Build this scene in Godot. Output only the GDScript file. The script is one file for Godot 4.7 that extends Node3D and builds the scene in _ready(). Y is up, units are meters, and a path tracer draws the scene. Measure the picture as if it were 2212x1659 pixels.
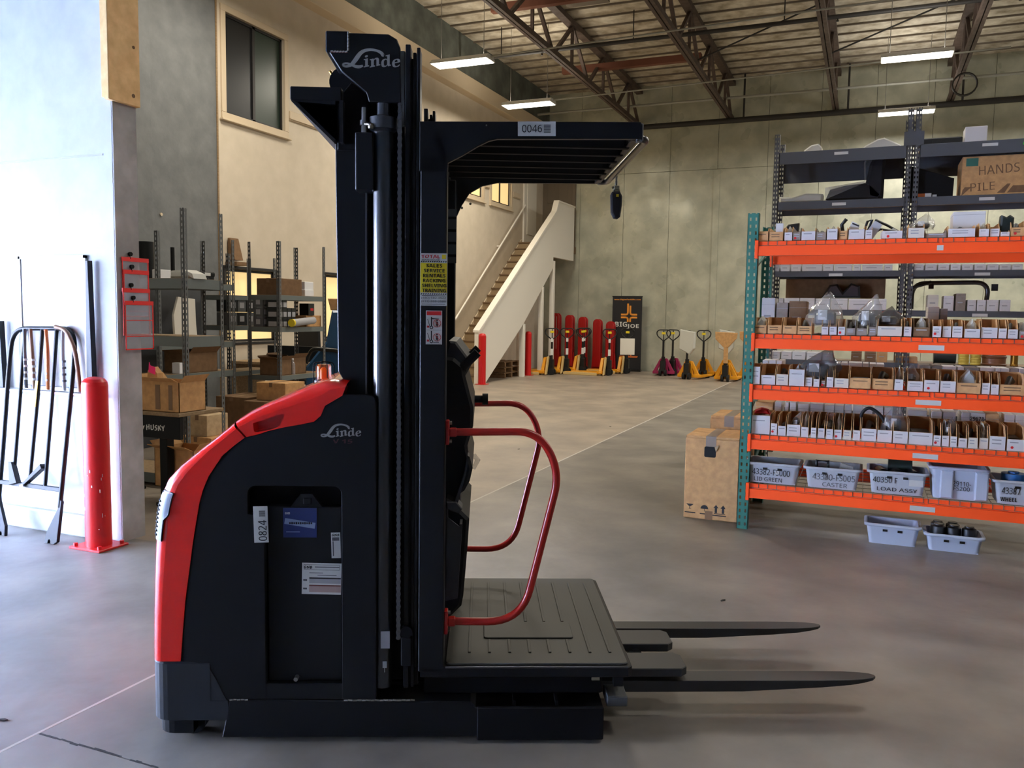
extends Node3D
# A warehouse with an order picker truck. Room axes: -z runs to the back wall, x to the right, y up, metres.

class MB:
	var v := PackedVector3Array()
	var n := PackedVector3Array()
	var ix := PackedInt32Array()
	var xf := Transform3D()
	func vert(p: Vector3, nn: Vector3) -> int:
		v.append(xf * p)
		n.append((xf.basis * nn).normalized())
		return v.size() - 1
	func tri(a: Vector3, b: Vector3, c: Vector3) -> void:
		var nn := (b - a).cross(c - a).normalized()
		var i := vert(a, nn)
		vert(b, nn)
		vert(c, nn)
		ix.append_array([i, i + 2, i + 1])
	func quad(a: Vector3, b: Vector3, c: Vector3, d: Vector3) -> void:
		var nn := (c - a).cross(d - b).normalized()
		var i := vert(a, nn)
		vert(b, nn)
		vert(c, nn)
		vert(d, nn)
		ix.append_array([i, i + 2, i + 1, i, i + 3, i + 2])
	func box(x0: float, y0: float, z0: float, x1: float, y1: float, z1: float, b := 0.0) -> MB:
		var lo := Vector3(minf(x0, x1), minf(y0, y1), minf(z0, z1))
		var hi := Vector3(maxf(x0, x1), maxf(y0, y1), maxf(z0, z1))
		var c := (lo + hi) / 2.0
		var h := (hi - lo) / 2.0
		b = minf(b, minf(h.x, minf(h.y, h.z)) * 0.9)
		for axis in 3:
			for s in [-1.0, 1.0]:
				var u := (axis + 1) % 3
				var w := (axis + 2) % 3
				var q: Array[Vector3] = []
				for k in [[-1, -1], [1, -1], [1, 1], [-1, 1]]:
					var p := Vector3()
					p[axis] = h[axis] * s
					p[u] = (h[u] - b) * k[0]
					p[w] = (h[w] - b) * k[1]
					q.append(c + p)
				if s > 0:
					quad(q[0], q[1], q[2], q[3])
				else:
					quad(q[3], q[2], q[1], q[0])
		if b > 0.0:
			for axis in 3:
				var u := (axis + 1) % 3
				var w := (axis + 2) % 3
				for su in [-1.0, 1.0]:
					for sw in [-1.0, 1.0]:
						var q: Array[Vector3] = []
						for k in [[0, -1], [1, -1], [1, 1], [0, 1]]:
							var p := Vector3()
							p[axis] = (h[axis] - b) * k[1]
							p[u] = su * (h[u] - (b if k[0] == 0 else 0.0))
							p[w] = sw * (h[w] - (0.0 if k[0] == 0 else b))
							q.append(c + p)
						if su * sw > 0:
							quad(q[3], q[2], q[1], q[0])
						else:
							quad(q[0], q[1], q[2], q[3])
			for sx in [-1.0, 1.0]:
				for sy in [-1.0, 1.0]:
					for sz in [-1.0, 1.0]:
						var a := c + Vector3(sx * h.x, sy * (h.y - b), sz * (h.z - b))
						var bb := c + Vector3(sx * (h.x - b), sy * h.y, sz * (h.z - b))
						var cc := c + Vector3(sx * (h.x - b), sy * (h.y - b), sz * h.z)
						if sx * sy * sz > 0:
							tri(a, bb, cc)
						else:
							tri(a, cc, bb)
		return self
	func prism(pts: Array, z0: float, z1: float, b := 0.0) -> MB:
		var p := PackedVector2Array()
		for q in pts:
			p.append(q if q is Vector2 else Vector2(q[0], q[1]))
		if not Geometry2D.is_polygon_clockwise(p):
			pass
		else:
			p.reverse()
		# Geometry2D calls y-up counter-clockwise order «not clockwise» by its own sign: settle it by area
		var area := 0.0
		for i in p.size():
			area += p[i].cross(p[(i + 1) % p.size()])
		if area < 0:
			p.reverse()
		var inner := p
		if b > 0.0:
			inner = PackedVector2Array()
			for i in p.size():
				var a := p[(i + p.size() - 1) % p.size()]
				var c := p[(i + 1) % p.size()]
				var d1 := (p[i] - a).normalized()
				var d2 := (c - p[i]).normalized()
				var n1 := Vector2(-d1.y, d1.x)
				var n2 := Vector2(-d2.y, d2.x)
				var m := (n1 + n2)
				m = m / maxf(m.length_squared() * 0.5, 0.4)
				inner.append(p[i] + m * b)
		var t := Geometry2D.triangulate_polygon(inner)
		var zl := minf(z0, z1)
		var zh := maxf(z0, z1)
		for k in range(0, t.size(), 3):
			var A := inner[t[k]]
			var B := inner[t[k + 1]]
			var D := inner[t[k + 2]]
			if (B - A).cross(D - A) < 0:
				var s := B
				B = D
				D = s
			tri(Vector3(A.x, A.y, zh), Vector3(B.x, B.y, zh), Vector3(D.x, D.y, zh))
			tri(Vector3(A.x, A.y, zl), Vector3(D.x, D.y, zl), Vector3(B.x, B.y, zl))
		for i in p.size():
			var j := (i + 1) % p.size()
			quad(Vector3(p[i].x, p[i].y, zl + b), Vector3(p[j].x, p[j].y, zl + b), Vector3(p[j].x, p[j].y, zh - b), Vector3(p[i].x, p[i].y, zh - b))
			if b > 0.0:
				quad(Vector3(p[i].x, p[i].y, zh - b), Vector3(p[j].x, p[j].y, zh - b), Vector3(inner[j].x, inner[j].y, zh), Vector3(inner[i].x, inner[i].y, zh))
				quad(Vector3(inner[i].x, inner[i].y, zl), Vector3(inner[j].x, inner[j].y, zl), Vector3(p[j].x, p[j].y, zl + b), Vector3(p[i].x, p[i].y, zl + b))
		return self
	# a grid of points, rows of equal length, with smooth normals; columns run to the right and rows up as seen from outside
	func grid(rows: Array) -> MB:
		var nr := rows.size()
		var nc: int = rows[0].size()
		var base := v.size()
		for r in nr:
			for c in nc:
				var du: Vector3 = rows[r][mini(c + 1, nc - 1)] - rows[r][maxi(c - 1, 0)]
				var dv: Vector3 = rows[mini(r + 1, nr - 1)][c] - rows[maxi(r - 1, 0)][c]
				var nn := du.cross(dv)
				if nn.length_squared() < 1e-16:
					nn = Vector3.UP
				vert(rows[r][c], nn.normalized())
		for r in nr - 1:
			for c in nc - 1:
				var a := base + r * nc + c
				ix.append_array([a, a + nc + 1, a + 1, a, a + nc, a + nc + 1])
		return self
	func tube(path: Array, r: float, seg := 10, caps := true) -> MB:
		var rows := []
		var up := Vector3.UP
		for i in path.size():
			var t: Vector3 = (path[mini(i + 1, path.size() - 1)] - path[maxi(i - 1, 0)]).normalized()
			if i == 0:
				up = Vector3.UP if absf(t.y) < 0.9 else Vector3.RIGHT
			up = (up - t * up.dot(t)).normalized()
			var side := up.cross(t).normalized()
			var ring := PackedVector3Array()
			for k in seg + 1:
				var a := TAU * k / seg
				ring.append(path[i] + (up * cos(a) - side * sin(a)) * r)
			rows.append(ring)
		var base := v.size()
		for i in rows.size():
			for k in seg + 1:
				vert(rows[i][k], (rows[i][k] - path[i]).normalized())
		for i in rows.size() - 1:
			for k in seg:
				var a := base + i * (seg + 1) + k
				ix.append_array([a, a + seg + 2, a + 1, a, a + seg + 1, a + seg + 2])
		if caps:
			for k in seg:
				tri(path[0], rows[0][k + 1], rows[0][k])
				tri(path[-1], rows[-1][k], rows[-1][k + 1])
		return self
	# profile of [radius, y] from bottom to top, turned about the y axis through c
	func lathe(prof: Array, c := Vector3(), seg := 20, smooth := true) -> MB:
		for i in prof.size() - 1:
			var r0: float = prof[i][0]
			var r1: float = prof[i + 1][0]
			var y0: float = prof[i][1]
			var y1: float = prof[i + 1][1]
			var sl := Vector2(y1 - y0, -(r1 - r0)).normalized()
			for k in seg:
				var a := TAU * k / seg
				var b := TAU * (k + 1) / seg
				var da := Vector3(cos(a), 0, sin(a))
				var db := Vector3(cos(b), 0, sin(b))
				var na := Vector3(da.x * sl.x, sl.y, da.z * sl.x)
				var nb := Vector3(db.x * sl.x, sl.y, db.z * sl.x)
				var s := vert(c + da * r0 + Vector3(0, y0, 0), na)
				vert(c + db * r0 + Vector3(0, y0, 0), nb)
				vert(c + db * r1 + Vector3(0, y1, 0), nb)
				vert(c + da * r1 + Vector3(0, y1, 0), na)
				ix.append_array([s, s + 1, s + 2, s, s + 2, s + 3])
		return self
	# a cylinder between two points
	func rod(a: Vector3, b: Vector3, r: float, seg := 12) -> MB:
		return tube([a, b], r, seg)
	func at(o: Vector3, turn_y := 0.0) -> MB:
		xf = Transform3D(Basis(Vector3.UP, turn_y), o)
		return self
	func done() -> ArrayMesh:
		var arr := []
		arr.resize(Mesh.ARRAY_MAX)
		arr[Mesh.ARRAY_VERTEX] = v
		arr[Mesh.ARRAY_NORMAL] = n
		arr[Mesh.ARRAY_INDEX] = ix
		var m := ArrayMesh.new()
		m.add_surface_from_arrays(Mesh.PRIMITIVE_TRIANGLES, arr)
		return m

var used := {}
var M := {}
var rng := RandomNumberGenerator.new()
var PLAN := Transform3D(Basis(Vector3(1, 0, 0), Vector3(0, 0, -1), Vector3(0, 1, 0)), Vector3())   # a prism drawn in plan (x, -z) that rises along y

func V(x: float, y: float, z: float) -> Vector3:
	return Vector3(x, y, z)

func numbered(called: String) -> String:
	var k: int = used.get(called, 0)
	used[called] = k + 1
	return called if k == 0 else "%s_%03d" % [called, k]

func tag(o: Node, label: String, category: String, group := "") -> Node:
	o.set_meta("label", label)
	o.set_meta("category", category)
	if group:
		o.set_meta("group", group)
	return o

func thing(called: String, label: String, category: String, at := Vector3(), turn := 0.0, group := "") -> Node3D:
	var o := Node3D.new()
	o.name = numbered(called)
	add_child(o)
	o.position = at
	o.rotation.y = turn
	tag(o, label, category, group)
	return o

func inst(mesh: Mesh, m: Material) -> MeshInstance3D:
	var o := MeshInstance3D.new()
	o.mesh = mesh
	o.material_override = m
	return o

func part(parent: Node3D, called: String, mb: MB, m: Material, label := "") -> MeshInstance3D:
	var o := inst(mb.done(), m)
	o.name = called
	parent.add_child(o, true)
	if label:
		o.set_meta("label", label)
	return o

func shared(parent: Node3D, called: String, mesh: Mesh, m: Material, at: Vector3, basis := Basis()) -> MeshInstance3D:
	var o := inst(mesh, m)
	o.name = called
	o.transform = Transform3D(basis, at)
	parent.add_child(o, true)
	return o

func solo(called: String, label: String, category: String, mb: MB, m: Material, at := Vector3(), turn := 0.0, group := "") -> MeshInstance3D:
	var o := inst(mb.done(), m)
	o.name = numbered(called)
	add_child(o)
	o.position = at
	o.rotation.y = turn
	tag(o, label, category, group)
	return o

func struct(called: String, mb: MB, m: Material) -> MeshInstance3D:
	var o := inst(mb.done(), m)
	o.name = numbered(called)
	add_child(o)
	o.set_meta("kind", "structure")
	return o

var fonts := {}
func font_of(face: String, weight: int, italic := false) -> Font:
	var key := "%s%d%s" % [face, weight, italic]
	if not fonts.has(key):
		var f := SystemFont.new()
		f.font_names = PackedStringArray([face])
		f.font_weight = weight
		if italic:
			var fv := FontVariation.new()
			fv.base_font = f
			fv.variation_transform = Transform2D(Vector2(1, 0), Vector2(0.28, 1), Vector2())
			fonts[key] = fv
		else:
			fonts[key] = f
	return fonts[key]

# raised lettering, fitted to w by h, centred at c; letters read along basis.x with basis.z towards the reader
func letters(parent: Node3D, s: String, w: float, h: float, m: Material, c: Vector3, basis := Basis(), weight := 700, face := "Droid Sans", italic := false, called := "lettering") -> MeshInstance3D:
	var t := TextMesh.new()
	t.text = s
	t.font = font_of(face, weight, italic)
	t.font_size = 48
	t.pixel_size = 0.01
	t.depth = 0.002
	t.curve_step = 2.0
	var bb := t.get_aabb()
	var o := inst(t, m)
	o.name = called
	var k := V(w / maxf(bb.size.x, 0.001), h / maxf(bb.size.y, 0.001), 0.5)
	var mid := bb.get_center()
	o.transform = Transform3D(basis * Basis.from_scale(k), c - basis * (mid * k))
	parent.add_child(o, true)
	return o

func card(parent: Node3D, called: String, w: float, h: float, m: Material, c: Vector3, basis := Basis(), thick := 0.0015) -> MeshInstance3D:
	var o := inst(MB.new().box(-w / 2, -h / 2, -thick, w / 2, h / 2, 0.0).done(), m)
	o.name = called
	o.transform = Transform3D(basis, c)
	parent.add_child(o, true)
	return o

func arc2(cx: float, cy: float, r: float, a0: float, a1: float, k := 6) -> Array:
	var out := []
	for i in k + 1:
		var a := deg_to_rad(lerpf(a0, a1, float(i) / k))
		out.append(Vector2(cx + r * cos(a), cy + r * sin(a)))
	return out

func rrect(x0: float, y0: float, x1: float, y1: float, r: float, k := 4) -> Array:
	return arc2(x1 - r, y1 - r, r, 0, 90, k) + arc2(x0 + r, y1 - r, r, 90, 180, k) + arc2(x0 + r, y0 + r, r, 180, 270, k) + arc2(x1 - r, y0 + r, r, 270, 360, k)

# corner points with a radius each, rounded into a path of short steps
func rounded(pts: Array, r: float, k := 7) -> Array:
	var out := [pts[0]]
	for i in range(1, pts.size() - 1):
		var p: Vector3 = pts[i]
		var a: Vector3 = (pts[i - 1] - p)
		var b: Vector3 = (pts[i + 1] - p)
		var d := minf(r, minf(a.length(), b.length()) * 0.49)
		var p0 := p + a.normalized() * d
		var p1 := p + b.normalized() * d
		for j in k + 1:
			var t := float(j) / k
			out.append(p0.lerp(p, t).lerp(p.lerp(p1, t), t))
	out.append(pts[-1])
	return out

func mat(key: String, c: Color, rough := 0.6, metal := 0.0) -> StandardMaterial3D:
	var m := StandardMaterial3D.new()
	m.resource_name = key
	m.albedo_color = c
	m.roughness = rough
	m.metallic = metal
	M[key] = m
	return m

func noise_tex(freq: float, oct: int, lo: Color, hi: Color, size := 512, sd := 1, kind := FastNoiseLite.TYPE_SIMPLEX_SMOOTH, mid := 0.5, normal := false) -> NoiseTexture2D:
	var f := FastNoiseLite.new()
	f.seed = sd
	f.noise_type = kind
	f.frequency = freq
	f.fractal_type = FastNoiseLite.FRACTAL_FBM
	f.fractal_octaves = oct
	f.fractal_gain = 0.55
	var t := NoiseTexture2D.new()
	t.noise = f
	t.width = size
	t.height = size
	t.seamless = true
	if normal:
		t.as_normal_map = true
		t.bump_strength = 4.0
	else:
		var g := Gradient.new()
		g.set_color(0, lo)
		g.set_color(1, hi)
		g.add_point(mid, lo.lerp(hi, 0.5))
		t.color_ramp = g
	return t

func tri_map(m: StandardMaterial3D, tex: Texture2D, scale: float, world := true, nrm: Texture2D = null, strength := 0.3) -> StandardMaterial3D:
	m.albedo_texture = tex
	m.uv1_triplanar = true
	m.uv1_world_triplanar = world
	m.uv1_scale = Vector3.ONE * scale
	if nrm:
		m.normal_enabled = true
		m.normal_texture = nrm
		m.normal_scale = strength
	return m

func glass(key: String, c: Color, rough := 0.05) -> StandardMaterial3D:
	var m := mat(key, c, rough)
	m.transparency = BaseMaterial3D.TRANSPARENCY_ALPHA
	return m

func _ready() -> void:
	rng.seed = 7
	# ---- camera
	var cam := Camera3D.new()
	cam.name = "camera"
	cam.position = V(0, 1.6, 0)
	cam.rotation_degrees = V(-4.77, 22.93, 0.817)
	cam.fov = 49.43
	cam.near = 0.05
	cam.far = 400.0
	add_child(cam)
	cam.current = true
	# ---- sky, sun, exposure
	var env := Environment.new()
	var sky := Sky.new()
	var sm := ProceduralSkyMaterial.new()
	sm.sky_top_color = Color(0.50, 0.62, 0.85)
	sm.sky_horizon_color = Color(0.86, 0.90, 0.96)
	sm.ground_horizon_color = Color(0.62, 0.62, 0.60)
	sm.ground_bottom_color = Color(0.45, 0.44, 0.42)
	sm.sky_energy_multiplier = 8.0
	sm.ground_energy_multiplier = 2.5
	sky.sky_material = sm
	env.background_mode = Environment.BG_SKY
	env.sky = sky
	env.tonemap_mode = Environment.TONE_MAPPER_LINEAR
	env.tonemap_exposure = 1.08
	env.sdfgi_enabled = true
	env.ssao_enabled = true
	env.ssil_enabled = true
	var we := WorldEnvironment.new()
	we.name = "world_environment"
	we.environment = env
	add_child(we)
	var sun := DirectionalLight3D.new()
	sun.name = "sun"
	sun.light_color = Color(1.0, 0.97, 0.92)
	sun.light_energy = 48.0
	sun.light_angular_distance = 0.55
	sun.shadow_enabled = true
	add_child(sun)
	sun.look_at_from_position(V(4, 10, 5), V(0, 0, 0))
	make_materials()
	make_room()
	make_roof()
	make_lamps()
	make_stairs()
	make_truck()
	make_lanyard()
	make_left()
	make_bay()
	make_racks()
	make_back()

func make_materials() -> void:
	var m: StandardMaterial3D
	var fine := noise_tex(0.02, 5, Color(0, 0, 0), Color(1, 1, 1), 512, 3, FastNoiseLite.TYPE_SIMPLEX_SMOOTH, 0.5, true)
	# floor: worn sealed concrete, two pours
	m = mat("floor_concrete", Color(0.58, 0.555, 0.52), 0.42)
	tri_map(m, noise_tex(0.006, 6, Color(0.72, 0.72, 0.72), Color(1.0, 0.99, 0.97), 1024, 11), 0.17, true, fine, 0.12)
	m = mat("floor_concrete_pale", Color(0.68, 0.63, 0.57), 0.45)
	tri_map(m, noise_tex(0.006, 6, Color(0.78, 0.78, 0.78), Color(1.0, 0.99, 0.97), 1024, 12), 0.17, true, fine, 0.12)
	mat("joint_filler", Color(0.76, 0.74, 0.70), 0.8)
	mat("crack_dark", Color(0.16, 0.15, 0.14), 0.9)
	mat("apron", Color(0.70, 0.70, 0.70), 0.9)
	mat("stucco_pale", Color(0.85, 0.86, 0.88), 0.9)
	m = mat("concrete_wall", Color(0.47, 0.48, 0.48), 0.75)
	tri_map(m, noise_tex(0.008, 6, Color(0.84, 0.845, 0.85), Color(1, 1, 1), 1024, 21), 0.3, true, fine, 0.15)
	m = mat("concrete_light", Color(0.74, 0.74, 0.73), 0.75)
	tri_map(m, noise_tex(0.012, 6, Color(0.78, 0.78, 0.77), Color(1, 1, 1), 512, 23), 0.5, true)
	m = mat("white_wall", Color(0.86, 0.87, 0.88), 0.7)
	tri_map(m, noise_tex(0.007, 5, Color(0.90, 0.90, 0.91), Color(1, 1, 1), 1024, 22), 0.35, true)
	m = mat("back_panel", Color(0.80, 0.80, 0.73), 0.5, 0.1)
	tri_map(m, noise_tex(0.005, 5, Color(0.80, 0.81, 0.79), Color(1, 1, 0.98), 1024, 31), 0.22, true)
	m.roughness_texture = noise_tex(0.006, 4, Color(0.35, 0.35, 0.35), Color(1, 1, 1), 512, 33)
	mat("panel_joint", Color(0.30, 0.31, 0.29), 0.8)
	m = mat("cream_wall", Color(0.83, 0.78, 0.70), 0.7)
	tri_map(m, noise_tex(0.01, 4, Color(0.95, 0.95, 0.94), Color(1, 1, 1), 512, 41), 0.4, true)
	mat("cream_trim", Color(0.80, 0.73, 0.62), 0.6)
	m = mat("upper_wall", Color(0.42, 0.44, 0.41), 0.8)
	tri_map(m, noise_tex(0.01, 5, Color(0.7, 0.7, 0.7), Color(1, 1, 1), 512, 42), 0.3, true)
	m = mat("deck_white", Color(0.90, 0.87, 0.80), 0.75)
	tri_map(m, noise_tex(0.008, 6, Color(0.62, 0.58, 0.52), Color(1, 1, 1), 1024, 51, FastNoiseLite.TYPE_SIMPLEX_SMOOTH, 0.42), 0.25, true)
	m = mat("purlin_brown", Color(0.44, 0.40, 0.35), 0.8)
	m = mat("truss_steel", Color(0.37, 0.31, 0.28), 0.7)
	tri_map(m, noise_tex(0.02, 4, Color(0.7, 0.66, 0.62), Color(1, 1, 1), 256, 52), 0.8, true)
	mat("timber_red", Color(0.42, 0.25, 0.18), 0.8)
	mat("pipe_dark", Color(0.17, 0.16, 0.15), 0.6)
	mat("conduit", Color(0.62, 0.62, 0.58), 0.5, 0.3)
	m = mat("wood_pine", Color(0.99, 0.83, 0.57), 0.65)
	tri_map(m, noise_tex(0.012, 5, Color(0.88, 0.84, 0.78), Color(1, 1, 1), 512, 61), 1.2, true)
	m = mat("wood_tread", Color(0.46, 0.37, 0.27), 0.7)
	m = mat("wood_shelf", Color(0.63, 0.53, 0.40), 0.75)
	tri_map(m, noise_tex(0.03, 5, Color(0.8, 0.78, 0.74), Color(1, 1, 1), 512, 62), 1.5, true)
	m = mat("stair_riser", Color(0.62, 0.53, 0.40), 0.7)
	mat("stair_white", Color(0.93, 0.91, 0.86), 0.6)
	mat("door_tan", Color(0.47, 0.42, 0.35), 0.6)
	mat("frame_dark", Color(0.10, 0.09, 0.09), 0.5)
	mat("window_dark_glass", Color(0.09, 0.10, 0.11), 0.35)
	mat("window_green_glass", Color(0.13, 0.20, 0.165), 0.35)
	m = mat("window_lit", Color(0.95, 0.84, 0.6), 0.6)
	m.emission_enabled = true
	m.emission = Color(1.0, 0.86, 0.60)
	m.emission_energy_multiplier = 0.62
	m = mat("lamp_panel", Color(1, 1, 1), 0.5)
	m.emission_enabled = true
	m.emission = Color(1.0, 0.97, 0.90)
	m.emission_energy_multiplier = 6.0
	m = mat("lamp_louvre", Color(1, 1, 1), 0.5)
	m.emission_enabled = true
	m.emission = Color(1.0, 0.97, 0.90)
	m.emission_energy_multiplier = 1.5
	mat("lamp_housing", Color(0.80, 0.80, 0.78), 0.5)
	# truck
	mat("black_paint", Color(0.105, 0.108, 0.112), 0.42)
	mat("black_gloss", Color(0.075, 0.08, 0.095), 0.16).clearcoat_enabled = true
	mat("black_rough", Color(0.065, 0.065, 0.068), 0.7)
	mat("battery_black", Color(0.11, 0.11, 0.11), 0.6)
	mat("plastic_black", Color(0.10, 0.105, 0.11), 0.5)
	mat("plastic_grey", Color(0.20, 0.205, 0.21), 0.55)
	mat("rubber", Color(0.07, 0.07, 0.072), 0.8)
	mat("bumper_blue", Color(0.085, 0.105, 0.125), 0.5)
	m = mat("truck_red", Color(0.94, 0.13, 0.085), 0.22)
	m.clearcoat_enabled = true
	m.clearcoat = 0.5
	m.clearcoat_roughness = 0.08
	mat("rail_red", Color(0.68, 0.12, 0.08), 0.3)
	mat("grille_grey", Color(0.55, 0.60, 0.68), 0.45)
	mat("weld", Color(0.75, 0.74, 0.72), 0.25, 0.9)
	mat("steel", Color(0.62, 0.61, 0.59), 0.3, 0.9)
	mat("steel_dark", Color(0.42, 0.42, 0.44), 0.3, 0.8)
	mat("steel_grey", Color(0.36, 0.37, 0.37), 0.5, 0.2)
	mat("zinc", Color(0.62, 0.61, 0.55), 0.4, 0.6)
	mat("brass", Color(0.62, 0.47, 0.18), 0.35, 0.8)
	mat("brass_pale", Color(0.62, 0.60, 0.50), 0.45, 0.4)
	mat("chain_steel", Color(0.36, 0.36, 0.36), 0.45, 0.5)
	mat("grab_chrome", Color(0.30, 0.29, 0.27), 0.28, 0.8)
	mat("fork_black", Color(0.19, 0.19, 0.19), 0.5)
	mat("mat_rubber", Color(0.235, 0.235, 0.215), 0.6)
	mat("logo_silver", Color(0.62, 0.62, 0.60), 0.4)
	mat("model_red", Color(0.26, 0.07, 0.07), 0.5)
	mat("tag_tan", Color(0.55, 0.52, 0.42), 0.7)
	mat("strap_tan", Color(0.60, 0.58, 0.48), 0.8)
	mat("fabric_black", Color(0.09, 0.09, 0.10), 0.85)
	m = glass("amber", Color(1.0, 0.55, 0.08, 0.4), 0.12)
	mat("amber_core", Color(0.95, 0.5, 0.1), 0.4)
	glass("clear_wrap", Color(0.85, 0.87, 0.88, 0.22), 0.15)
	for key in ["black_paint", "black_rough", "battery_black", "plastic_black"]:
		M[key].metallic_specular = 0.3
	# print and paper
	mat("paper_white", Color(0.86, 0.86, 0.84), 0.6)
	mat("ink", Color(0.07, 0.07, 0.075), 0.6)
	mat("print_grey", Color(0.33, 0.33, 0.34), 0.6)
	mat("print_pale", Color(0.66, 0.66, 0.67), 0.6)
	mat("print_red", Color(0.45, 0.25, 0.20), 0.6)
	mat("print_pink", Color(0.70, 0.60, 0.56), 0.6)
	mat("print_red_bold", Color(0.78, 0.10, 0.10), 0.6)
	mat("sticker_blue", Color(0.14, 0.20, 0.42), 0.4)
	mat("sticker_pale", Color(0.55, 0.62, 0.74), 0.5)
	mat("sticker_yellow", Color(0.90, 0.80, 0.10), 0.55)
	# stock and shelving
	var cb := noise_tex(0.03, 4, Color(0.86, 0.85, 0.83), Color(1, 1, 1), 256, 71)
	tri_map(mat("cardboard", Color(0.84, 0.65, 0.43), 0.85), cb, 1.5, false)
	tri_map(mat("cardboard_dark", Color(0.50, 0.38, 0.26), 0.85), cb, 1.5, false)
	tri_map(mat("cardboard_pale", Color(0.80, 0.70, 0.55), 0.85), cb, 1.5, false)
	tri_map(mat("cardboard_grey", Color(0.60, 0.55, 0.50), 0.85), cb, 1.5, false)
	mat("box_white", Color(0.92, 0.92, 0.92), 0.7)
	mat("box_cream", Color(0.90, 0.88, 0.82), 0.7)
	mat("tape_brown", Color(0.50, 0.38, 0.26), 0.35)
	mat("tape_grey", Color(0.58, 0.52, 0.46), 0.35)
	mat("rack_green", Color(0.18, 0.42, 0.36), 0.45)
	mat("rack_orange", Color(1.0, 0.33, 0.10), 0.42)
	mat("rack_grey", Color(0.31, 0.32, 0.335), 0.5)
	mat("shelf_grey", Color(0.38, 0.39, 0.39), 0.5)
	mat("shelf_green_grey", Color(0.41, 0.44, 0.43), 0.5)
	mat("wire", Color(0.45, 0.44, 0.42), 0.4, 0.5)
	mat("tote_grey", Color(0.74, 0.765, 0.79), 0.5)
	mat("tote_blue", Color(0.77, 0.81, 0.88), 0.5)
	mat("part_black", Color(0.08, 0.085, 0.085), 0.35)
	mat("part_green", Color(0.09, 0.13, 0.11), 0.4)
	mat("wheel_blue", Color(0.13, 0.36, 0.56), 0.5)
	m = glass("poly_bag", Color(0.80, 0.80, 0.78, 0.26), 0.14)
	m = glass("poly_bag_dark", Color(0.42, 0.42, 0.42, 0.5), 0.16)
	m = glass("pouch_clear", Color(0.86, 0.88, 0.92, 0.22), 0.12)
	mat("pouch_red", Color(0.95, 0.20, 0.18), 0.4)
	mat("bollard_red", Color(0.80, 0.10, 0.10), 0.35)
	mat("pink_ribbon", Color(1.0, 0.15, 0.50), 0.5)
	mat("magenta", Color(0.62, 0.13, 0.33), 0.4)
	mat("jack_yellow", Color(0.92, 0.62, 0.08), 0.4)
	mat("jack_red", Color(0.66, 0.07, 0.06), 0.35)
	mat("banner_black", Color(0.12, 0.12, 0.13), 0.7)
	mat("banner_orange", Color(0.96, 0.62, 0.20), 0.6)
	mat("kraft_wrap", Color(0.82, 0.70, 0.46), 0.8)
	mat("film_white", Color(0.78, 0.78, 0.74), 0.4)
	mat("reel_yellow", Color(0.88, 0.78, 0.34), 0.4)
	mat("reel_brown", Color(0.55, 0.37, 0.24), 0.45)
	mat("wrap_blue", Color(0.16, 0.34, 0.50), 0.22)
	mat("chrome_black", Color(0.06, 0.06, 0.06), 0.15).clearcoat_enabled = true
	mat("alu", Color(0.66, 0.68, 0.70), 0.4, 0.5)
	mat("green_bright", Color(0.25, 0.85, 0.20), 0.5)
	mat("hose_tan", Color(0.50, 0.36, 0.26), 0.6)
	mat("hose_orange", Color(0.80, 0.42, 0.18), 0.6)

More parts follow.
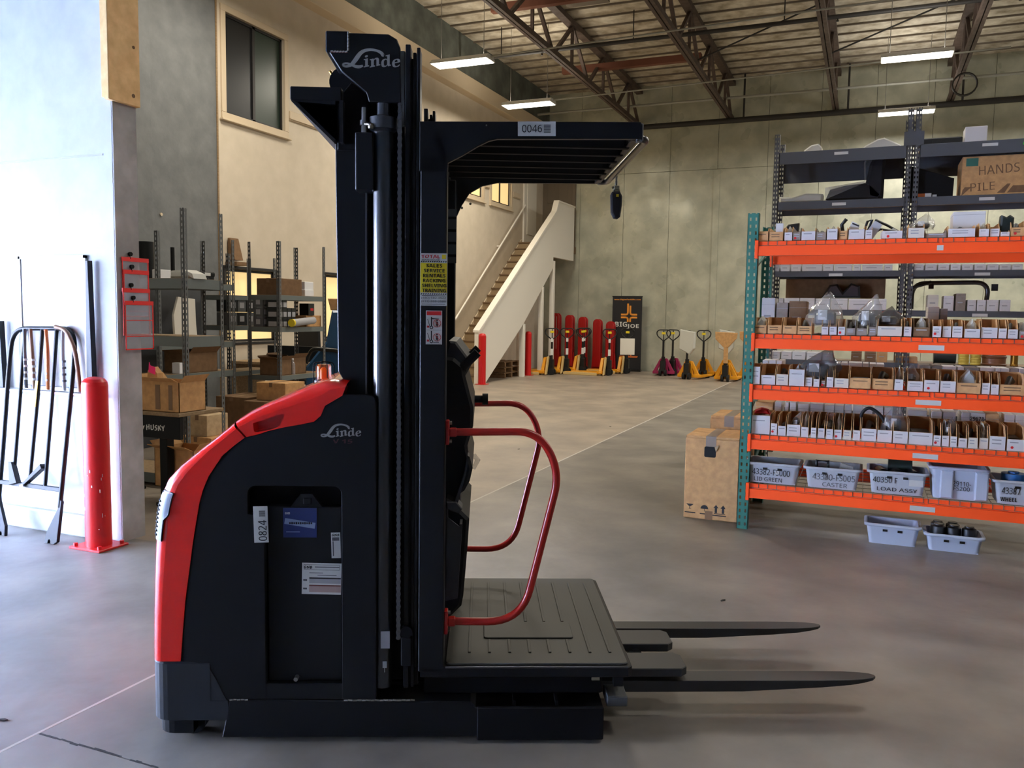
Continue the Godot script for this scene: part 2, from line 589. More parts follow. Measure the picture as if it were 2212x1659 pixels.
func make_room() -> void:
	# ---- floor of poured slabs
	var base := struct("floor", MB.new().box(-9.5, -.3, -24.3, 9.3, -.02, 7.3), M.joint_filler)
	for s in [[-9.4, -2.815, -4.25, 7.2, 0], [-2.805, 9.2, -4.25, -2.103, 0], [-2.805, 9.2, -2.097, 7.2, 0], [-9.4, -3.046, -24.2, -4.25, 1], [-3.034, 9.2, -24.2, -4.25, 0]]:
		part(base, "floor_slab", MB.new().box(s[0], -.02, s[2], s[1], 0.0, s[3]), M.floor_concrete_pale if s[4] == 1 else M.floor_concrete)
	for j in [[-2.817, -2.803, -4.25, 7.2], [-3.049, -3.031, -24.0, -4.25]]:
		part(base, "joint_strip", MB.new().box(j[0], -.02, j[2], j[1], .0004, j[3]), M.joint_filler)
	var ck := MB.new()
	var x := -2.80
	while x < -1.6:
		var w := rng.randf_range(.0025, .006)
		var l := rng.randf_range(.02, .06)
		var z := -2.1 + rng.randf_range(-.004, .004)
		if not (x > -2.42 and x < -2.36):
			ck.box(x, 0, z - w, x + l, .0008, z + w)
		x += l * .85
	var ckp := part(base, "joint_crack", ck, M.crack_dark)
	ckp.set_meta("kind", "stuff")
	# ---- back wall clad with sheet panels
	var bw := struct("wall_back", MB.new().box(-9.5, -.02, -24.3, 9.3, 8.4, -24.03), M.panel_joint)
	var xs := [-9.4, -8.03]
	while xs[-1] < 9.0:
		xs.append(xs[-1] + 1.335)
	var rows := [0.0, 5.72, 8.3]
	for i in xs.size() - 1:
		for r in 2:
			var o := rng.randf_range(0, .006)
			part(bw, "wall_panel", MB.new().box(xs[i] + .004, rows[r] + (.004 if r else 0.0), -24.04, minf(xs[i + 1], 9.2) - .004, rows[r + 1] - .004, -24.0 + o - .006, .003), M.back_panel)
	part(bw, "panel_batten", MB.new().box(-4.12, 0, -24.0, -3.95, 5.7, -23.985), M.back_panel)
	# ---- left wall: concrete up to the offices, with the open roll-up door
	var lw := MB.new()
	var DZ0 := -3.75
	var DZ1 := 4.6
	var DH := 2.65
	lw.box(-9.5, -.02, -10.15, -9.2, 8.4, DZ0)
	lw.box(-9.5, -.02, DZ1, -9.2, 8.4, 7.3)
	lw.box(-9.5, DH, DZ0, -9.2, 8.4, DZ1)
	var wl := struct("wall_left", lw, M.concrete_wall)
	part(wl, "pilaster", MB.new().box(-9.2, 0, -8.70, -9.02, 8.3, -8.2, .01), M.concrete_wall)
	part(wl, "joint_line", MB.new().box(-9.205, 0, -8.735, -9.19, 2.9, -8.72), M.frame_dark)
	part(wl, "edge_strip", MB.new().box(-9.2, 0, -10.15, -9.185, 8.3, -10.12), M.wood_shelf)
	part(wl, "anchor_plate", MB.new().rod(V(-9.2, 2.93, -9.0), V(-9.185, 2.93, -9.0), .022, 14), M.cream_trim)
	var df := MB.new().box(-9.22, 0, DZ0 - .1, -9.14, DH + .1, DZ0).box(-9.22, 0, DZ1, -9.14, DH + .1, DZ1 + .1).box(-9.22, DH, DZ0, -9.14, DH + .1, DZ1)
	var door := struct("door_1", df, M.steel_grey)
	part(door, "rolled_curtain", MB.new().rod(V(-8.95, DH + .32, DZ0 - .05), V(-8.95, DH + .32, DZ1 + .05), .22, 20), M.steel_grey)
	struct("ground_outside", MB.new().box(-40, -.3, -30, -9.5, -.03, 30), M.apron)
	solo("building_outside", "pale stucco building across the yard outside the roll-up door", "building", MB.new().box(-30, -.03, -25, -25, 7.5, 25).box(-30, 7.5, -25.2, -24.8, 7.7, 25.2), M.stucco_pale)
	# ---- office wall, cream
	var cw := MB.new()
	var wins := [[-11.72, -10.32, 4.62, 6.12], [-19.62, -18.35, 4.55, 6.05], [-21.45, -20.16, 4.55, 6.05]]
	var low := [[-11.45, -10.25, 1.1, 2.25], [-14.1, -12.86, 1.1, 2.28]]
	# piers and bands round the openings
	cw.box(-9.5, -.02, -24.3, -9.2, 1.1, -10.15)
	cw.box(-9.5, 2.28, -24.3, -9.2, 4.55, -10.15)
	cw.box(-9.5, 1.1, -10.25, -9.2, 2.28, -10.15)
	cw.box(-9.5, 1.1, -12.86, -9.2, 2.28, -11.45)
	cw.box(-9.5, 2.25, -11.45, -9.2, 2.28, -10.25)
	cw.box(-9.5, 1.1, -24.3, -9.2, 2.28, -14.1)
	cw.box(-9.5, 6.05, -24.3, -9.2, 6.85, -11.72)
	cw.box(-9.5, 6.12, -11.72, -9.2, 6.85, -10.15)
	cw.box(-9.5, 4.55, -10.32, -9.2, 6.12, -10.15)
	cw.box(-9.5, 4.55, -11.72, -9.2, 4.62, -10.32)
	cw.box(-9.5, 4.55, -18.35, -9.2, 6.05, -11.72)
	cw.box(-9.5, 4.55, -20.16, -9.2, 6.05, -19.62)
	cw.box(-9.5, 4.55, -24.3, -9.2, 6.05, -21.45)
	var wc := struct("wall_office", cw, M.cream_wall)
	part(wc, "cornice", MB.new().box(-9.3, 6.85, -24.0, -8.95, 7.22, -10.15, .01), M.cream_trim)
	part(wc, "upper_band", MB.new().box(-9.5, 7.22, -24.0, -9.05, 8.4, -10.15), M.upper_wall)
	for s in [[-18.2, -11.85], [-20.0, -19.75], [-22.1, -21.6]]:
		part(wc, "belt_moulding", MB.new().box(-9.2, 4.83, s[0], -9.17, 4.99, s[1], .008).box(-9.2, 4.85, s[0], -9.15, 4.87, s[1], .004), M.cream_trim)
	var k := 1
	for w in wins + low:
		var z0: float = w[0]
		var z1: float = w[1]
		var y0: float = w[2]
		var y1: float = w[3]
		var is_low := y0 < 3.0
		var fr := MB.new()
		var tw := .10 if not is_low else .045
		var px := -9.17
		fr.box(-9.22, y0 - tw, z0 - tw, px, y0, z1 + tw, .006).box(-9.22, y1, z0 - tw, px, y1 + tw, z1 + tw, .006).box(-9.22, y0, z0 - tw, px, y1, z0, .006).box(-9.22, y0, z1, px, y1, z1 + tw, .006)
		var win := struct("window_%d" % k, fr, M.cream_trim if not is_low else M.frame_dark)
		var sf := MB.new()
		var zm := (z0 + z1) / 2
		for q in [[z0, z1, y0, y0 + .04], [z0, z1, y1 - .04, y1], [z0, z0 + .04, y0, y1], [z1 - .04, z1, y0, y1], [zm - .03, zm + .03, y0, y1]]:
			sf.box(-9.27, q[2], q[0], -9.235, q[3], q[1])
		part(win, "sash", sf, M.frame_dark)
		var lit := k != 1
		part(win, "pane", MB.new().box(-9.262, y0, z0, -9.256, y1, zm), (M.window_lit if lit else M.window_green_glass))
		part(win, "pane", MB.new().box(-9.262, y0, zm, -9.256, y1, z1), (M.window_lit if lit else M.window_dark_glass))
		if not is_low:
			part(win, "window_sill", MB.new().box(-9.2, y0 - tw - .03, z0 - tw - .03, -9.13, y0 - tw, z1 + tw + .03, .006), M.cream_trim)
		k += 1
	# ---- right and front walls close the room
	struct("wall_right", MB.new().box(9.0, -.02, -24.3, 9.3, 8.4, 7.3), M.concrete_wall)
	struct("wall_front", MB.new().box(-9.5, -.02, 7.0, 9.3, 8.4, 7.3), M.concrete_wall)
	# ---- short cross wall with its pine end boards and footing
	var cr := struct("wall_cross", MB.new().box(-9.2, 0, -4.345, -4.655, 8.3, -4.15, .004), M.white_wall)
	part(cr, "end_face", MB.new().box(-4.656, 0, -4.345, -4.648, 2.985, -4.152), M.concrete_light)
	part(cr, "footing", MB.new().box(-9.2, 0, -4.16, -4.9, .155, -4.10, .012), M.concrete_light)
	part(cr, "end_board", MB.new().box(-4.66, 2.965, -4.36, -4.618, 8.2, -4.10, .004), M.wood_pine)
	part(cr, "end_board", MB.new().box(-4.70, 2.985, -4.15, -4.662, 8.2, -4.112, .004), M.wood_pine)
	part(cr, "knot", MB.new().rod(V(-4.62, 3.03, -4.3), V(-4.6165, 3.03, -4.3), .014, 10).rod(V(-4.62, 3.35, -4.31), V(-4.6165, 3.35, -4.31), .011, 10), M.cardboard_dark)
	part(cr, "pour_line", MB.new().box(-9.2, 2.618, -4.152, -4.74, 2.63, -4.147), M.print_pale)

func make_roof() -> void:
	var c := struct("ceiling", MB.new().box(-9.5, 8.15, -24.3, 9.3, 8.4, 7.3), M.deck_white)
	var z := -23.6
	var pm := MB.new().box(-9.2, -.035, -.02, 9.0, 0, .02).done()
	while z < 7.0:
		shared(c, "purlin", pm, M.purlin_brown, V(0, 8.15, z))
		z += .61
	for b in [[-7.1, -4.9, -15.5], [-7.2, -3.8, -19.95]]:
		part(c, "cross_beam", MB.new().box(b[0], 7.52, b[2] - .07, b[1], 7.68, b[2] + .07, .006), M.timber_red)
	part(c, "roof_hatch_liner", MB.new().box(-6.1, 8.06, -17.2, -5.2, 8.1, -16.3), M.purlin_brown)
	var names := ["beside the office wall", "running over the pallet jacks", "running past the tall grey rack's end", "over the tall grey rack"]
	var xs := [-6.3, -3.7, -1.0, 1.65]
	for i in 4:
		var t := thing("roof_truss", "brown steel roof truss " + names[i], "truss", V(xs[i], 7.0, -24.0), 0.0, "roof trusses")
		part(t, "bottom_chord", MB.new().box(-.075, 0, 0, -.012, .11, 31.0).box(.012, 0, 0, .075, .11, 31.0), M.truss_steel)
		part(t, "top_chord", MB.new().box(-.09, .94, 0, .09, 1.06, 31.0), M.truss_steel)
		var n := 13
		var step := 31.0 / n
		for j in n:
			var z0 := j * step
			for q in [[z0 + .05, .08, z0 + step / 2, .97], [z0 + step / 2, .97, z0 + step - .05, .08]]:
				var web := MB.new()
				var a := V(0, q[1], q[0])
				var b := V(0, q[3], q[2])
				var d := b - a
				web.xf = Transform3D(Basis(Vector3.RIGHT, -atan2(d.y, d.z)), a)
				web.box(-.035, -.035, 0, .035, .035, d.length())
				part(t, "web", web, M.truss_steel)
			part(t, "post", MB.new().box(-.03, .08, z0 + step / 2 - .03, .03, .97, z0 + step / 2 + .03), M.truss_steel)
	# ---- pipes
	var p1 := thing("sprinkler_pipe", "dark sprinkler main hung under the roof deck", "pipe", V(0, 7.5, -18.0), 0.0, "sprinkler pipes")
	part(p1, "pipe_run", MB.new().rod(V(-8.9, 0, 0), V(9, 0, 0), .045, 12), M.pipe_dark)
	for i in 6:
		part(p1, "hanger", MB.new().rod(V(-8 + i * 3.1, .03, 0), V(-8 + i * 3.1, .64, 0), .012, 6).lathe([[.0, -.1], [.03, -.09], [.012, -.04]], V(-7 + i * 3.1, 0, 0), 8), M.pipe_dark)
	var p2 := thing("sprinkler_pipe", "dark thick pipe along the back wall under the roof", "pipe", V(0, 6.9, -23.5), 0.0, "sprinkler pipes")
	part(p2, "pipe_run", MB.new().rod(V(-6.6, 0, 0), V(9, 0, 0), .075, 14), M.pipe_dark)
	for i in 5:
		part(p2, "hanger", MB.new().rod(V(-3.3 + i * 2.6, 0, 0), V(-3.3 + i * 2.6, 1.2, 0), .025, 6), M.pipe_dark)
	solo("conduit_pipe", "long pale conduit crossing in front of the back wall above the dark pipe", "pipe", MB.new().rod(V(-9, 7.35, -22.9), V(9, 7.35, -22.9), .035, 10), M.conduit)
	for r in [[-14.67, "conduit feeding the first lamp"], [-18.06, "conduit feeding the second lamp"]]:
		solo("conduit_pipe", "thin pale " + r[1] + " beside the office wall", "pipe", MB.new().rod(V(-6.75, 6.42, r[0]), V(2.2, 6.62, r[0]), .016, 8), M.conduit)
	var coil := []
	for k in 61:
		var a := TAU * k / 20
		coil.append(V(.24 * cos(a), -.28 + .24 * sin(a), k * .002))
	solo("hanging_cable_coil", "dark coil of cable hanging from the truss over the tall grey rack", "cable", MB.new().tube(coil, .016, 7), M.pipe_dark, V(1.72, 7.0, -21.0))
	solo("brace_rod", "thin diagonal brace rod between the roof trusses above the tall rack", "rod", MB.new().rod(V(-.95, 7.1, -19.0), V(1.6, 8.0, -19.0), .018, 8), M.pipe_dark)
	solo("brace_rod", "thin diagonal brace rod between the roof trusses above the pallet jacks", "rod", MB.new().rod(V(-3.6, 7.1, -18.5), V(-1.05, 8.0, -18.5), .018, 8), M.pipe_dark)

func make_lamps() -> void:
	var spots := [[-7.33, -14.67, "first suspended panel lamp beside the office wall, cold white"], [-7.33, -18.06, "suspended panel lamp beside the office wall above the stairs"], [.61, -17.2, "bright suspended panel lamp over the tall grey rack"], [.61, -21.65, "small panel lamp near the back wall behind the tall rack"], [-7.33, -9.4, ""], [-3.4, -9.0, ""], [.61, -12.2, ""], [5.5, -10.0, ""], [5.5, -17.2, ""], [5.5, -21.6, ""], [5.5, -13.5, ""], [1.6, -4.2, ""]]
	for s in spots:
		var label: String = s[2] if s[2] else "suspended panel lamp hanging above the floor between the truck and the racks"
		var t := thing("ceiling_lamp", label, "lamp", V(s[0], 6.35, s[1]), 0.0, "suspended panel lamps")
		part(t, "housing", MB.new().prism([[-.2, .01], [.2, .01], [.2, .03], [.12, .10], [-.12, .10], [-.2, .03]], -.6, .6, .004), M.lamp_housing).rotation.y = PI / 2
		part(t, "diffuser", MB.new().box(-.58, 0.0, -.18, .58, .012, .18), M.lamp_panel)
		part(t, "hanger", MB.new().rod(V(-.45, .09, 0), V(-.45, 1.75, 0), .006, 6).rod(V(.45, .09, 0), V(.45, 1.75, 0), .006, 6), M.steel)
		var l := AreaLight3D.new()
		l.name = "lamp_light"
		l.area_size = Vector2(1.16, .36)
		l.light_color = Color(1.0, 0.96, 0.89) if s[0] < 0.0 else Color(1.0, 0.98, 0.95)
		l.light_energy = (16.0 if s[1] < -20.0 else (7.0 if s[1] > -5.0 else 11.5))
		l.area_range = 40.0
		l.shadow_enabled = true
		l.position = V(0, -.01, 0)
		l.rotation_degrees = V(-90, 0, 0)
		t.add_child(l)
		part(t, "top_louvre", MB.new().box(-.5, .098, -.1, .5, .106, .1), M.lamp_louvre)
		var u := AreaLight3D.new()
		u.name = "louvre_light"
		u.area_size = Vector2(1.0, .2)
		u.light_color = l.light_color
		u.light_energy = 2.6
		u.area_range = 40.0
		u.shadow_enabled = true
		u.position = V(0, .115, 0)
		u.rotation_degrees = V(90, 0, 0)
		t.add_child(u)

func make_stairs() -> void:
	# flight of steps along the office wall up to the landing at the back wall
	var n := 19
	var y1 := 3.63
	var z0 := -17.3
	var z1 := -22.2
	var t := thing("staircase", "wooden staircase rising along the cream office wall to a landing", "stairs", V(-8.65, 0, z0))
	var rise := y1 / n
	var run := (z1 - z0) / n
	var tm := MB.new().box(-.5, -.035, run - .0, .5, 0, .025, .004).done()
	var rm := MB.new().box(-.5, -rise, -.012, .5, -.035, .0).done()
	for i in n:
		shared(t, "tread", tm, M.wood_tread, V(0, rise * (i + 1), run * i))
		shared(t, "riser", rm, M.stair_riser, V(0, rise * (i + 1), run * i))
	part(t, "stringer", MB.new().prism([[0, -.0], [0, .12], [-run * n, y1 + .1], [-run * n, y1 - .25], [.3, -.0]], -.03, 0), M.cream_trim).transform = Transform3D(Basis(Vector3(0, 0, -1), Vector3(0, 1, 0), Vector3(1, 0, 0)), V(-.5, 0, 0))
	part(t, "landing", MB.new().box(-.52, y1 - .2, z1 - z0, .52, y1, -24.0 - z0 + .02), M.wood_tread)
	# closed balustrade
	var prof := [[0.0, 0.0], [.42, 0], [2.7, 1.36], [4.82, 2.9], [4.82, 3.2], [6.55, 3.2], [6.55, 4.76], [5.15, 4.76], [4.95, 4.45], [.0, 1.2]]
	var kb := Transform3D(Basis(Vector3(0, 0, -1), Vector3(0, 1, 0), Vector3(1, 0, 0)), V(-8.1, 0, -17.15))
	var bal := inst(MB.new().prism(prof, -.10, 0.0, .004).done(), M.stair_white)
	bal.name = "stair_balustrade"
	add_child(bal)
	bal.transform = kb
	tag(bal, "solid white sloping balustrade wall of the staircase", "balustrade")
	part(bal, "cap_rail", MB.new().prism([[-.02, 1.18], [-.02, 1.23], [4.93, 4.48], [5.13, 4.80], [6.55, 4.80], [6.55, 4.755], [5.16, 4.755], [4.97, 4.44]], -.13, .03, .004), M.stair_white)
	for q in [[4.05, 2.35], [2.75, 1.36], [4.9, 3.1]]:
		solo("stair_post", "white square post holding up the stair balustrade", "post", MB.new().box(-.06, 0, -.06, .06, q[1], .06, .004), M.stair_white, V(-8.15, 0, -17.15 - q[0]), 0.0, "posts under the staircase")
	solo("handrail", "slim white handrail sloping up the cream wall by the stairs", "handrail", MB.new().tube([V(-9.1, 1.05, -17.4), V(-9.1, 4.7, -22.3)], .022, 10).box(-9.2, 1.5, -18.05, -9.1, 1.53, -18.02).box(-9.2, 3.4, -20.6, -9.1, 3.43, -20.57), M.stair_white)
	# doors at the landing
	var d := struct("door_2", MB.new().box(-9.2, 3.63, -24.0, -8.25, 5.75, -23.94, .006), M.door_tan)
	for q in [[4.0, 4.75], [4.95, 5.55]]:
		for xx in [[-9.05, -8.78], [-8.68, -8.4]]:
			part(d, "door_panel", MB.new().box(xx[0], q[0], -23.945, xx[1], q[1], -23.928, .01), M.door_tan)
	part(d, "door_casing", MB.new().box(-8.26, 3.63, -24.0, -8.16, 5.85, -23.92, .004).box(-9.2, 5.75, -24.0, -8.16, 5.85, -23.92, .004), M.door_tan)
	var d2 := struct("door_3", MB.new().box(-9.2, 3.63, -23.3, -9.15, 5.7, -22.35, .006), M.stair_white)
	part(d2, "door_panel", MB.new().box(-9.15, 3.9, -23.1, -9.135, 5.4, -22.55, .01), M.stair_white)
func script_logo(parent: Node3D, w: float, h: float, m: Material, c: Vector3, called := "script_logo") -> void:
	# an L whose loop sweeps over the other letters, then i n d e in slanted bold serif
	var x0 := c.x - w / 2
	var y0 := c.y - h / 2
	var P := func(u: float, q: float) -> Vector3: return Vector3(x0 + u * w, y0 + q * h, c.z)
	var st := MB.new()
	var spine := [[0.69, 0.62, .018], [0.695, 0.72, .03], [0.66, 0.84, .026], [0.58, 0.94, .02], [0.48, 0.97, .022], [0.38, 0.9, .028], [0.31, 0.74, .034], [0.26, 0.52, .038], [0.21, 0.3, .036], [0.165, 0.14, .03], [0.12, 0.06, .022], [0.06, 0.03, .018], [0.02, 0.09, .016], [0.03, 0.17, .016], [0.09, 0.2, .016], [0.16, 0.14, .02], [0.23, 0.05, .026], [0.3, 0.03, .026], [0.36, 0.1, .016]]
	for i in spine.size() - 1:
		for k in 4:
			var t0 := k / 4.0
			var t1 := (k + 1) / 4.0
			var cr := func(t: float) -> Array:
				var a: Array = spine[maxi(i - 1, 0)]
				var b: Array = spine[i]
				var d: Array = spine[i + 1]
				var e: Array = spine[mini(i + 2, spine.size() - 1)]
				return [cubic_interpolate(b[0], d[0], a[0], e[0], t), cubic_interpolate(b[1], d[1], a[1], e[1], t), lerpf(b[2], d[2], t)]
			var A: Array = cr.call(t0)
			var B: Array = cr.call(t1)
			var pa: Vector3 = P.call(A[0], A[1])
			var pb: Vector3 = P.call(B[0], B[1])
			var d := (pb - pa)
			var s := Vector3(-d.y, d.x, 0).normalized()
			var wa: float = A[2] * w
			var wb: float = B[2] * w
			st.quad(pa + s * wa, pa - s * wa, pb - s * wb, pb + s * wb)
	var o := part(parent, called, st, m, "silver script logo reading Linde")
	letters(o, "inde", w * 0.62, h * 0.74, m, V(c.x + w * 0.185, y0 + h * 0.37, c.z), Basis(), 700, "Droid Serif", true)

func make_truck() -> void:
	var t := thing("order_picker_truck", "black and red order picker forklift with operator platform and folded mast", "forklift", V(-1.48, 0, -2.631), deg_to_rad(25.0))
	var K: Material = M.black_paint
	var RED: Material = M.truck_red
	# ---- chassis legs
	var leg := [[-.72, .02], [.70, .02], [.70, .128], [.22, .134], [.20, .155], [-.69, .165]]
	for z in [0.0, -.90]:
		part(t, "straddle_leg", MB.new().prism(leg, z - .14, z, .004), K)
	part(t, "load_wheel_housing", MB.new().box(.225, .012, -.004, .70, .138, .014, .004).box(.36, .128, -.12, .37, .15, -.02).box(.52, .128, -.12, .53, .15, -.02), M.black_rough)
	part(t, "floor_pan", MB.new().box(-.7, .035, -.9, .05, .17, -.14), M.black_rough)
	for z in [-.13, -.91]:
		for x in [.38, .54]:
			part(t, "load_wheel", MB.new().rod(V(x, .052, z + .05), V(x, .052, z - .05), .048, 18), M.rubber)
	part(t, "drive_wheel", MB.new().rod(V(-.82, .11, -.44), V(-.82, .11, -.56), .11, 24), M.rubber)
	for z in [-.1, -.94]:
		part(t, "stabiliser_wheel", MB.new().rod(V(-.85, .05, z + .03), V(-.85, .05, z - .03), .05, 18), M.rubber)
	var wb := MB.new()
	for i in 16:
		wb.tube([V(-.27 + i * .0165, .161 + .002 * (i % 2), -.002), V(-.255 + i * .0165, .162, -.001)], .0042, 6)
	for i in 5:
		wb.tube([V(-.69 + i * .014, .164 + .002 * (i % 2), -.002), V(-.678 + i * .014, .166, -.001)], .0036, 6)
	part(t, "weld_bead", wb, M.weld, "bright weld bead along the leg")
	# ---- rear bumper
	var bp := MB.new()
	bp.xf = PLAN
	bp.prism([Vector2(-.76, 0), Vector2(-.76, 1.04)] + arc2(-.915, .975, .065, 90, 180, 6) + arc2(-.915, .065, .065, 180, 270, 6), .15, .308, .006)
	bp.prism([Vector2(-.695, 0), Vector2(-.695, 1.04)] + arc2(-.915, .975, .065, 90, 180, 6) + arc2(-.915, .065, .065, 180, 270, 6), .085, .165, .004)
	bp.xf = Transform3D()
	bp.prism([[-.77, .16], [-.695, .15], [-.735, .235], [-.77, .30]], -.14, -.001)
	part(t, "rear_bumper", bp, M.bumper_blue, "blue black rear bumper with rounded corners")
	var sk := MB.new()
	sk.xf = PLAN
	sk.prism([Vector2(-.83, .02), Vector2(-.83, 1.02)] + arc2(-.90, .955, .065, 90, 180, 5) + arc2(-.90, .085, .065, 180, 270, 5), .028, .09)
	part(t, "bumper_skirt", sk, M.black_rough)
	# ---- red rear cover: pairs of inner edge and outer edge from the bumper up and over
	var S := [[-.866, .312, -.958, .312], [-.856, .42, -.957, .45], [-.845, .537, -.953, .60], [-.830, .64, -.948, .70], [-.816, .744, -.941, .79], [-.803, .82, -.934, .855], [-.789, .898, -.922, .915], [-.775, .95, -.895, .975], [-.754, 1.0, -.847, 1.026], [-.704, 1.076, -.765, 1.093], [-.660, 1.115, -.705, 1.137], [-.622, 1.144, -.654, 1.177]]
	var S2 := [[-.616, 1.146, -.648, 1.183], [-.575, 1.156, -.60, 1.215], [-.537, 1.169, -.56, 1.236], [-.48, 1.183, -.50, 1.262], [-.421, 1.194, -.44, 1.288], [-.375, 1.204, -.39, 1.31], [-.35, 1.226, -.34, 1.328], [-.335, 1.262, -.312, 1.334], [-.272, 1.300, -.262, 1.328]]
	for which in 2:
		var src: Array = S if which == 0 else S2
		var band_in := PackedVector2Array()
		var band_out := PackedVector2Array()
		var wrap := []
		var far := []
		for s in src:
			var I := Vector3(s[0], s[1], 0)
			var O := Vector3(s[2], s[3], 0) + (Vector3(s[2], s[3], 0) - I).normalized() * .024
			var Cr := I.lerp(O, .62)
			band_in.append(Vector2(I.x, I.y))
			band_out.append(Vector2(Cr.x, Cr.y))
			far.append(PackedVector3Array([I + V(0, 0, -1.04), Cr + V(0, 0, -1.04)]))
			var row := PackedVector3Array()
			for k in 7:
				var a := PI / 2 * (6 - k) / 6.0
				row.append(Cr + (O - Cr) * sin(a) + V(0, 0, -.08 * (1 - cos(a))))
			var full := PackedVector3Array()
			for k in 7:
				full.append(Vector3(row[6 - k].x, row[6 - k].y, -1.04 - row[6 - k].z))
			full.append((O + V(0, 0, -.52)) + (O - Cr) * .12)
			full.append_array(row)
			wrap.append(full)
		var hb := MB.new().grid(wrap).grid(far)
		band_out.reverse()
		var band := band_in + band_out
		if which == 0:
			hb.prism(Array(band), -.022, 0.0)
		else:
			# the side of the top cover with a real hole for the grip: cut along a line through the slot, then the slot out of both halves
			var slot := PackedVector2Array()
			for p in rounded([V(-.592, 1.196, 0), V(-.589, 1.164, 0), V(-.54, 1.170, 0), V(-.498, 1.186, 0), V(-.478, 1.228, 0), V(-.49, 1.232, 0), V(-.54, 1.214, 0), V(-.592, 1.196, 0)], .008, 3):
				slot.append(Vector2(p.x, p.y))
			for half in [PackedVector2Array([Vector2(-.8, 1.119), Vector2(-.2, 1.299), Vector2(-.2, 1.6), Vector2(-.8, 1.6)]), PackedVector2Array([Vector2(-.8, 1.119), Vector2(-.2, 1.299), Vector2(-.2, 1.0), Vector2(-.8, 1.0)])]:
				for piece in Geometry2D.intersect_polygons(band, half):
					for rest in Geometry2D.clip_polygons(piece, slot):
						hb.prism(Array(rest), -.062, 0.0)
		if which == 0:
			part(t, "rear_cover", hb, RED, "glossy red rear cover")
		else:
			# the open end of the top cover towards the mast
			var e: Array = src[-1]
			hb.quad(V(e[0], e[1], -1.04), V(e[0], e[1], 0), V(e[2], e[3], -.05), V(e[2], e[3], -.99))
			var tc := part(t, "top_cover", hb, RED, "glossy red top cover")
			part(tc, "grip_floor", MB.new().box(-.60, 1.155, -.07, -.47, 1.24, -.062), RED)
	# rear vent grille, wrapped round the near corner and across the back
	var wrap_at := func(y: float, off: float, upto: int) -> PackedVector3Array:
		var k := 0
		while k < S.size() - 2 and S[k + 1][3] < y:
			k += 1
		var f: float = clampf((y - S[k][3]) / (S[k + 1][3] - S[k][3]), 0, 1)
		var O := Vector3(lerpf(S[k][2], S[k + 1][2], f), y, 0)
		var I := Vector3(lerpf(S[k][0], S[k + 1][0], f), lerpf(S[k][1], S[k + 1][1], f), 0)
		O += (O - I).normalized() * .024
		O.y = y
		var Cr := I.lerp(O, .62)
		Cr.y = y
		var row := PackedVector3Array([O + V(-off, 0, -.94), O + V(-off * 1.5 - .004, 0, -.52), O + V(-off, 0, -.08)])
		for j in range(1, upto):
			var a := PI / 2 * (6 - j) / 6.0
			row.append(Cr + (O - Cr) * sin(a) + V(0, 0, -.08 * (1 - cos(a))) + V(-sin(a), 0, cos(a)) * off)
		return row
	var grows := []
	for i in 10:
		grows.append(wrap_at.call(.762 + i * .0195, .003, 7 if i > 4 else 6))
		while grows[-1].size() < 9:
			grows[-1].append(grows[-1][-1])
	var grille := part(t, "rear_grille", MB.new().grid(grows), M.grille_grey, "pale grey slatted rear grille")
	for i in 9:
		var pts: PackedVector3Array = wrap_at.call(.780 + i * .0155, .004, 4)
		part(grille, "slat", MB.new().tube(Array(pts), .0034, 6), M.black_rough)
	var edge := []
	for i in 10:
		var rr: PackedVector3Array = wrap_at.call(.762 + i * .0195, .004, 7 if i > 4 else 6)
		edge.append(rr[-1])
	edge.append(wrap_at.call(.945, .004, 4)[-1])
	edge.append(wrap_at.call(.945, .004, 4)[0])
	part(grille, "grille_frame", MB.new().tube(edge, .0032, 6), M.bumper_blue)
	# ---- body sides and core
	var body := [[-.70, .165], [-.152, .165], [-.152, 1.275], [-.157, 1.292], [-.17, 1.301], [-.272, 1.303], [-.335, 1.262], [-.35, 1.226], [-.375, 1.204], [-.421, 1.194], [-.48, 1.183], [-.537, 1.169], [-.575, 1.156], [-.622, 1.144], [-.660, 1.115], [-.704, 1.076], [-.754, 1.0], [-.775, .95], [-.789, .898], [-.803, .82], [-.816, .744], [-.845, .537], [-.866, .312], [-.78, .30]]
	var skin := PackedVector2Array()
	for p in body:
		skin.append(Vector2(p[0], p[1]))
	var hole := PackedVector2Array([Vector2(-.556, .1), Vector2(-.277, .1)] + arc2(-.307, .937, .03, 0, 90, 5) + arc2(-.585, .937, .03, 90, 180, 5) + [Vector2(-.615, .865), Vector2(-.556, .855)])
	var cut := Geometry2D.clip_polygons(skin, hole)
	var sp := MB.new()
	for poly in cut:
		sp.prism(Array(poly), -.034, -.003, .002)
	sp.box(-.57, .165, -.034, -.27, .225, -.004, .002)
	var panel := part(t, "side_panel", sp, K, "black side panel with battery opening")
	part(t, "far_side_panel", MB.new().prism(body, -1.04, -1.005), K)
	var core := MB.new()
	var cpts := []
	for p in body:
		var q := Vector2(p[0], p[1])
		cpts.append(q + (Vector2(-.45, .6) - q).normalized() * .02)
	core.prism(cpts, -1.0, -.075)
	part(t, "body_core", core, M.black_rough)
	var bat := part(t, "battery", MB.new().box(-.552, .226, -.074, -.281, .886, -.028, .003).prism([[-.468, .884], [-.352, .884], [-.388, .932], [-.432, .932]], -.05, -.03), M.battery_black)
	part(bat, "latch", MB.new().box(-.42, .895, -.03, -.39, .92, -.022, .003), M.black_rough)
	part(bat, "bolt_ring", MB.new().rod(V(-.447, .242, -.03), V(-.447, .242, -.001), .008, 14), M.steel)
	var B := Basis()
	var tilt := Basis(Vector3.BACK, deg_to_rad(1.5))
	var s1 := card(t, "number_sticker", .052, .134, M.paper_white, V(-.568, .826, .0005), tilt)
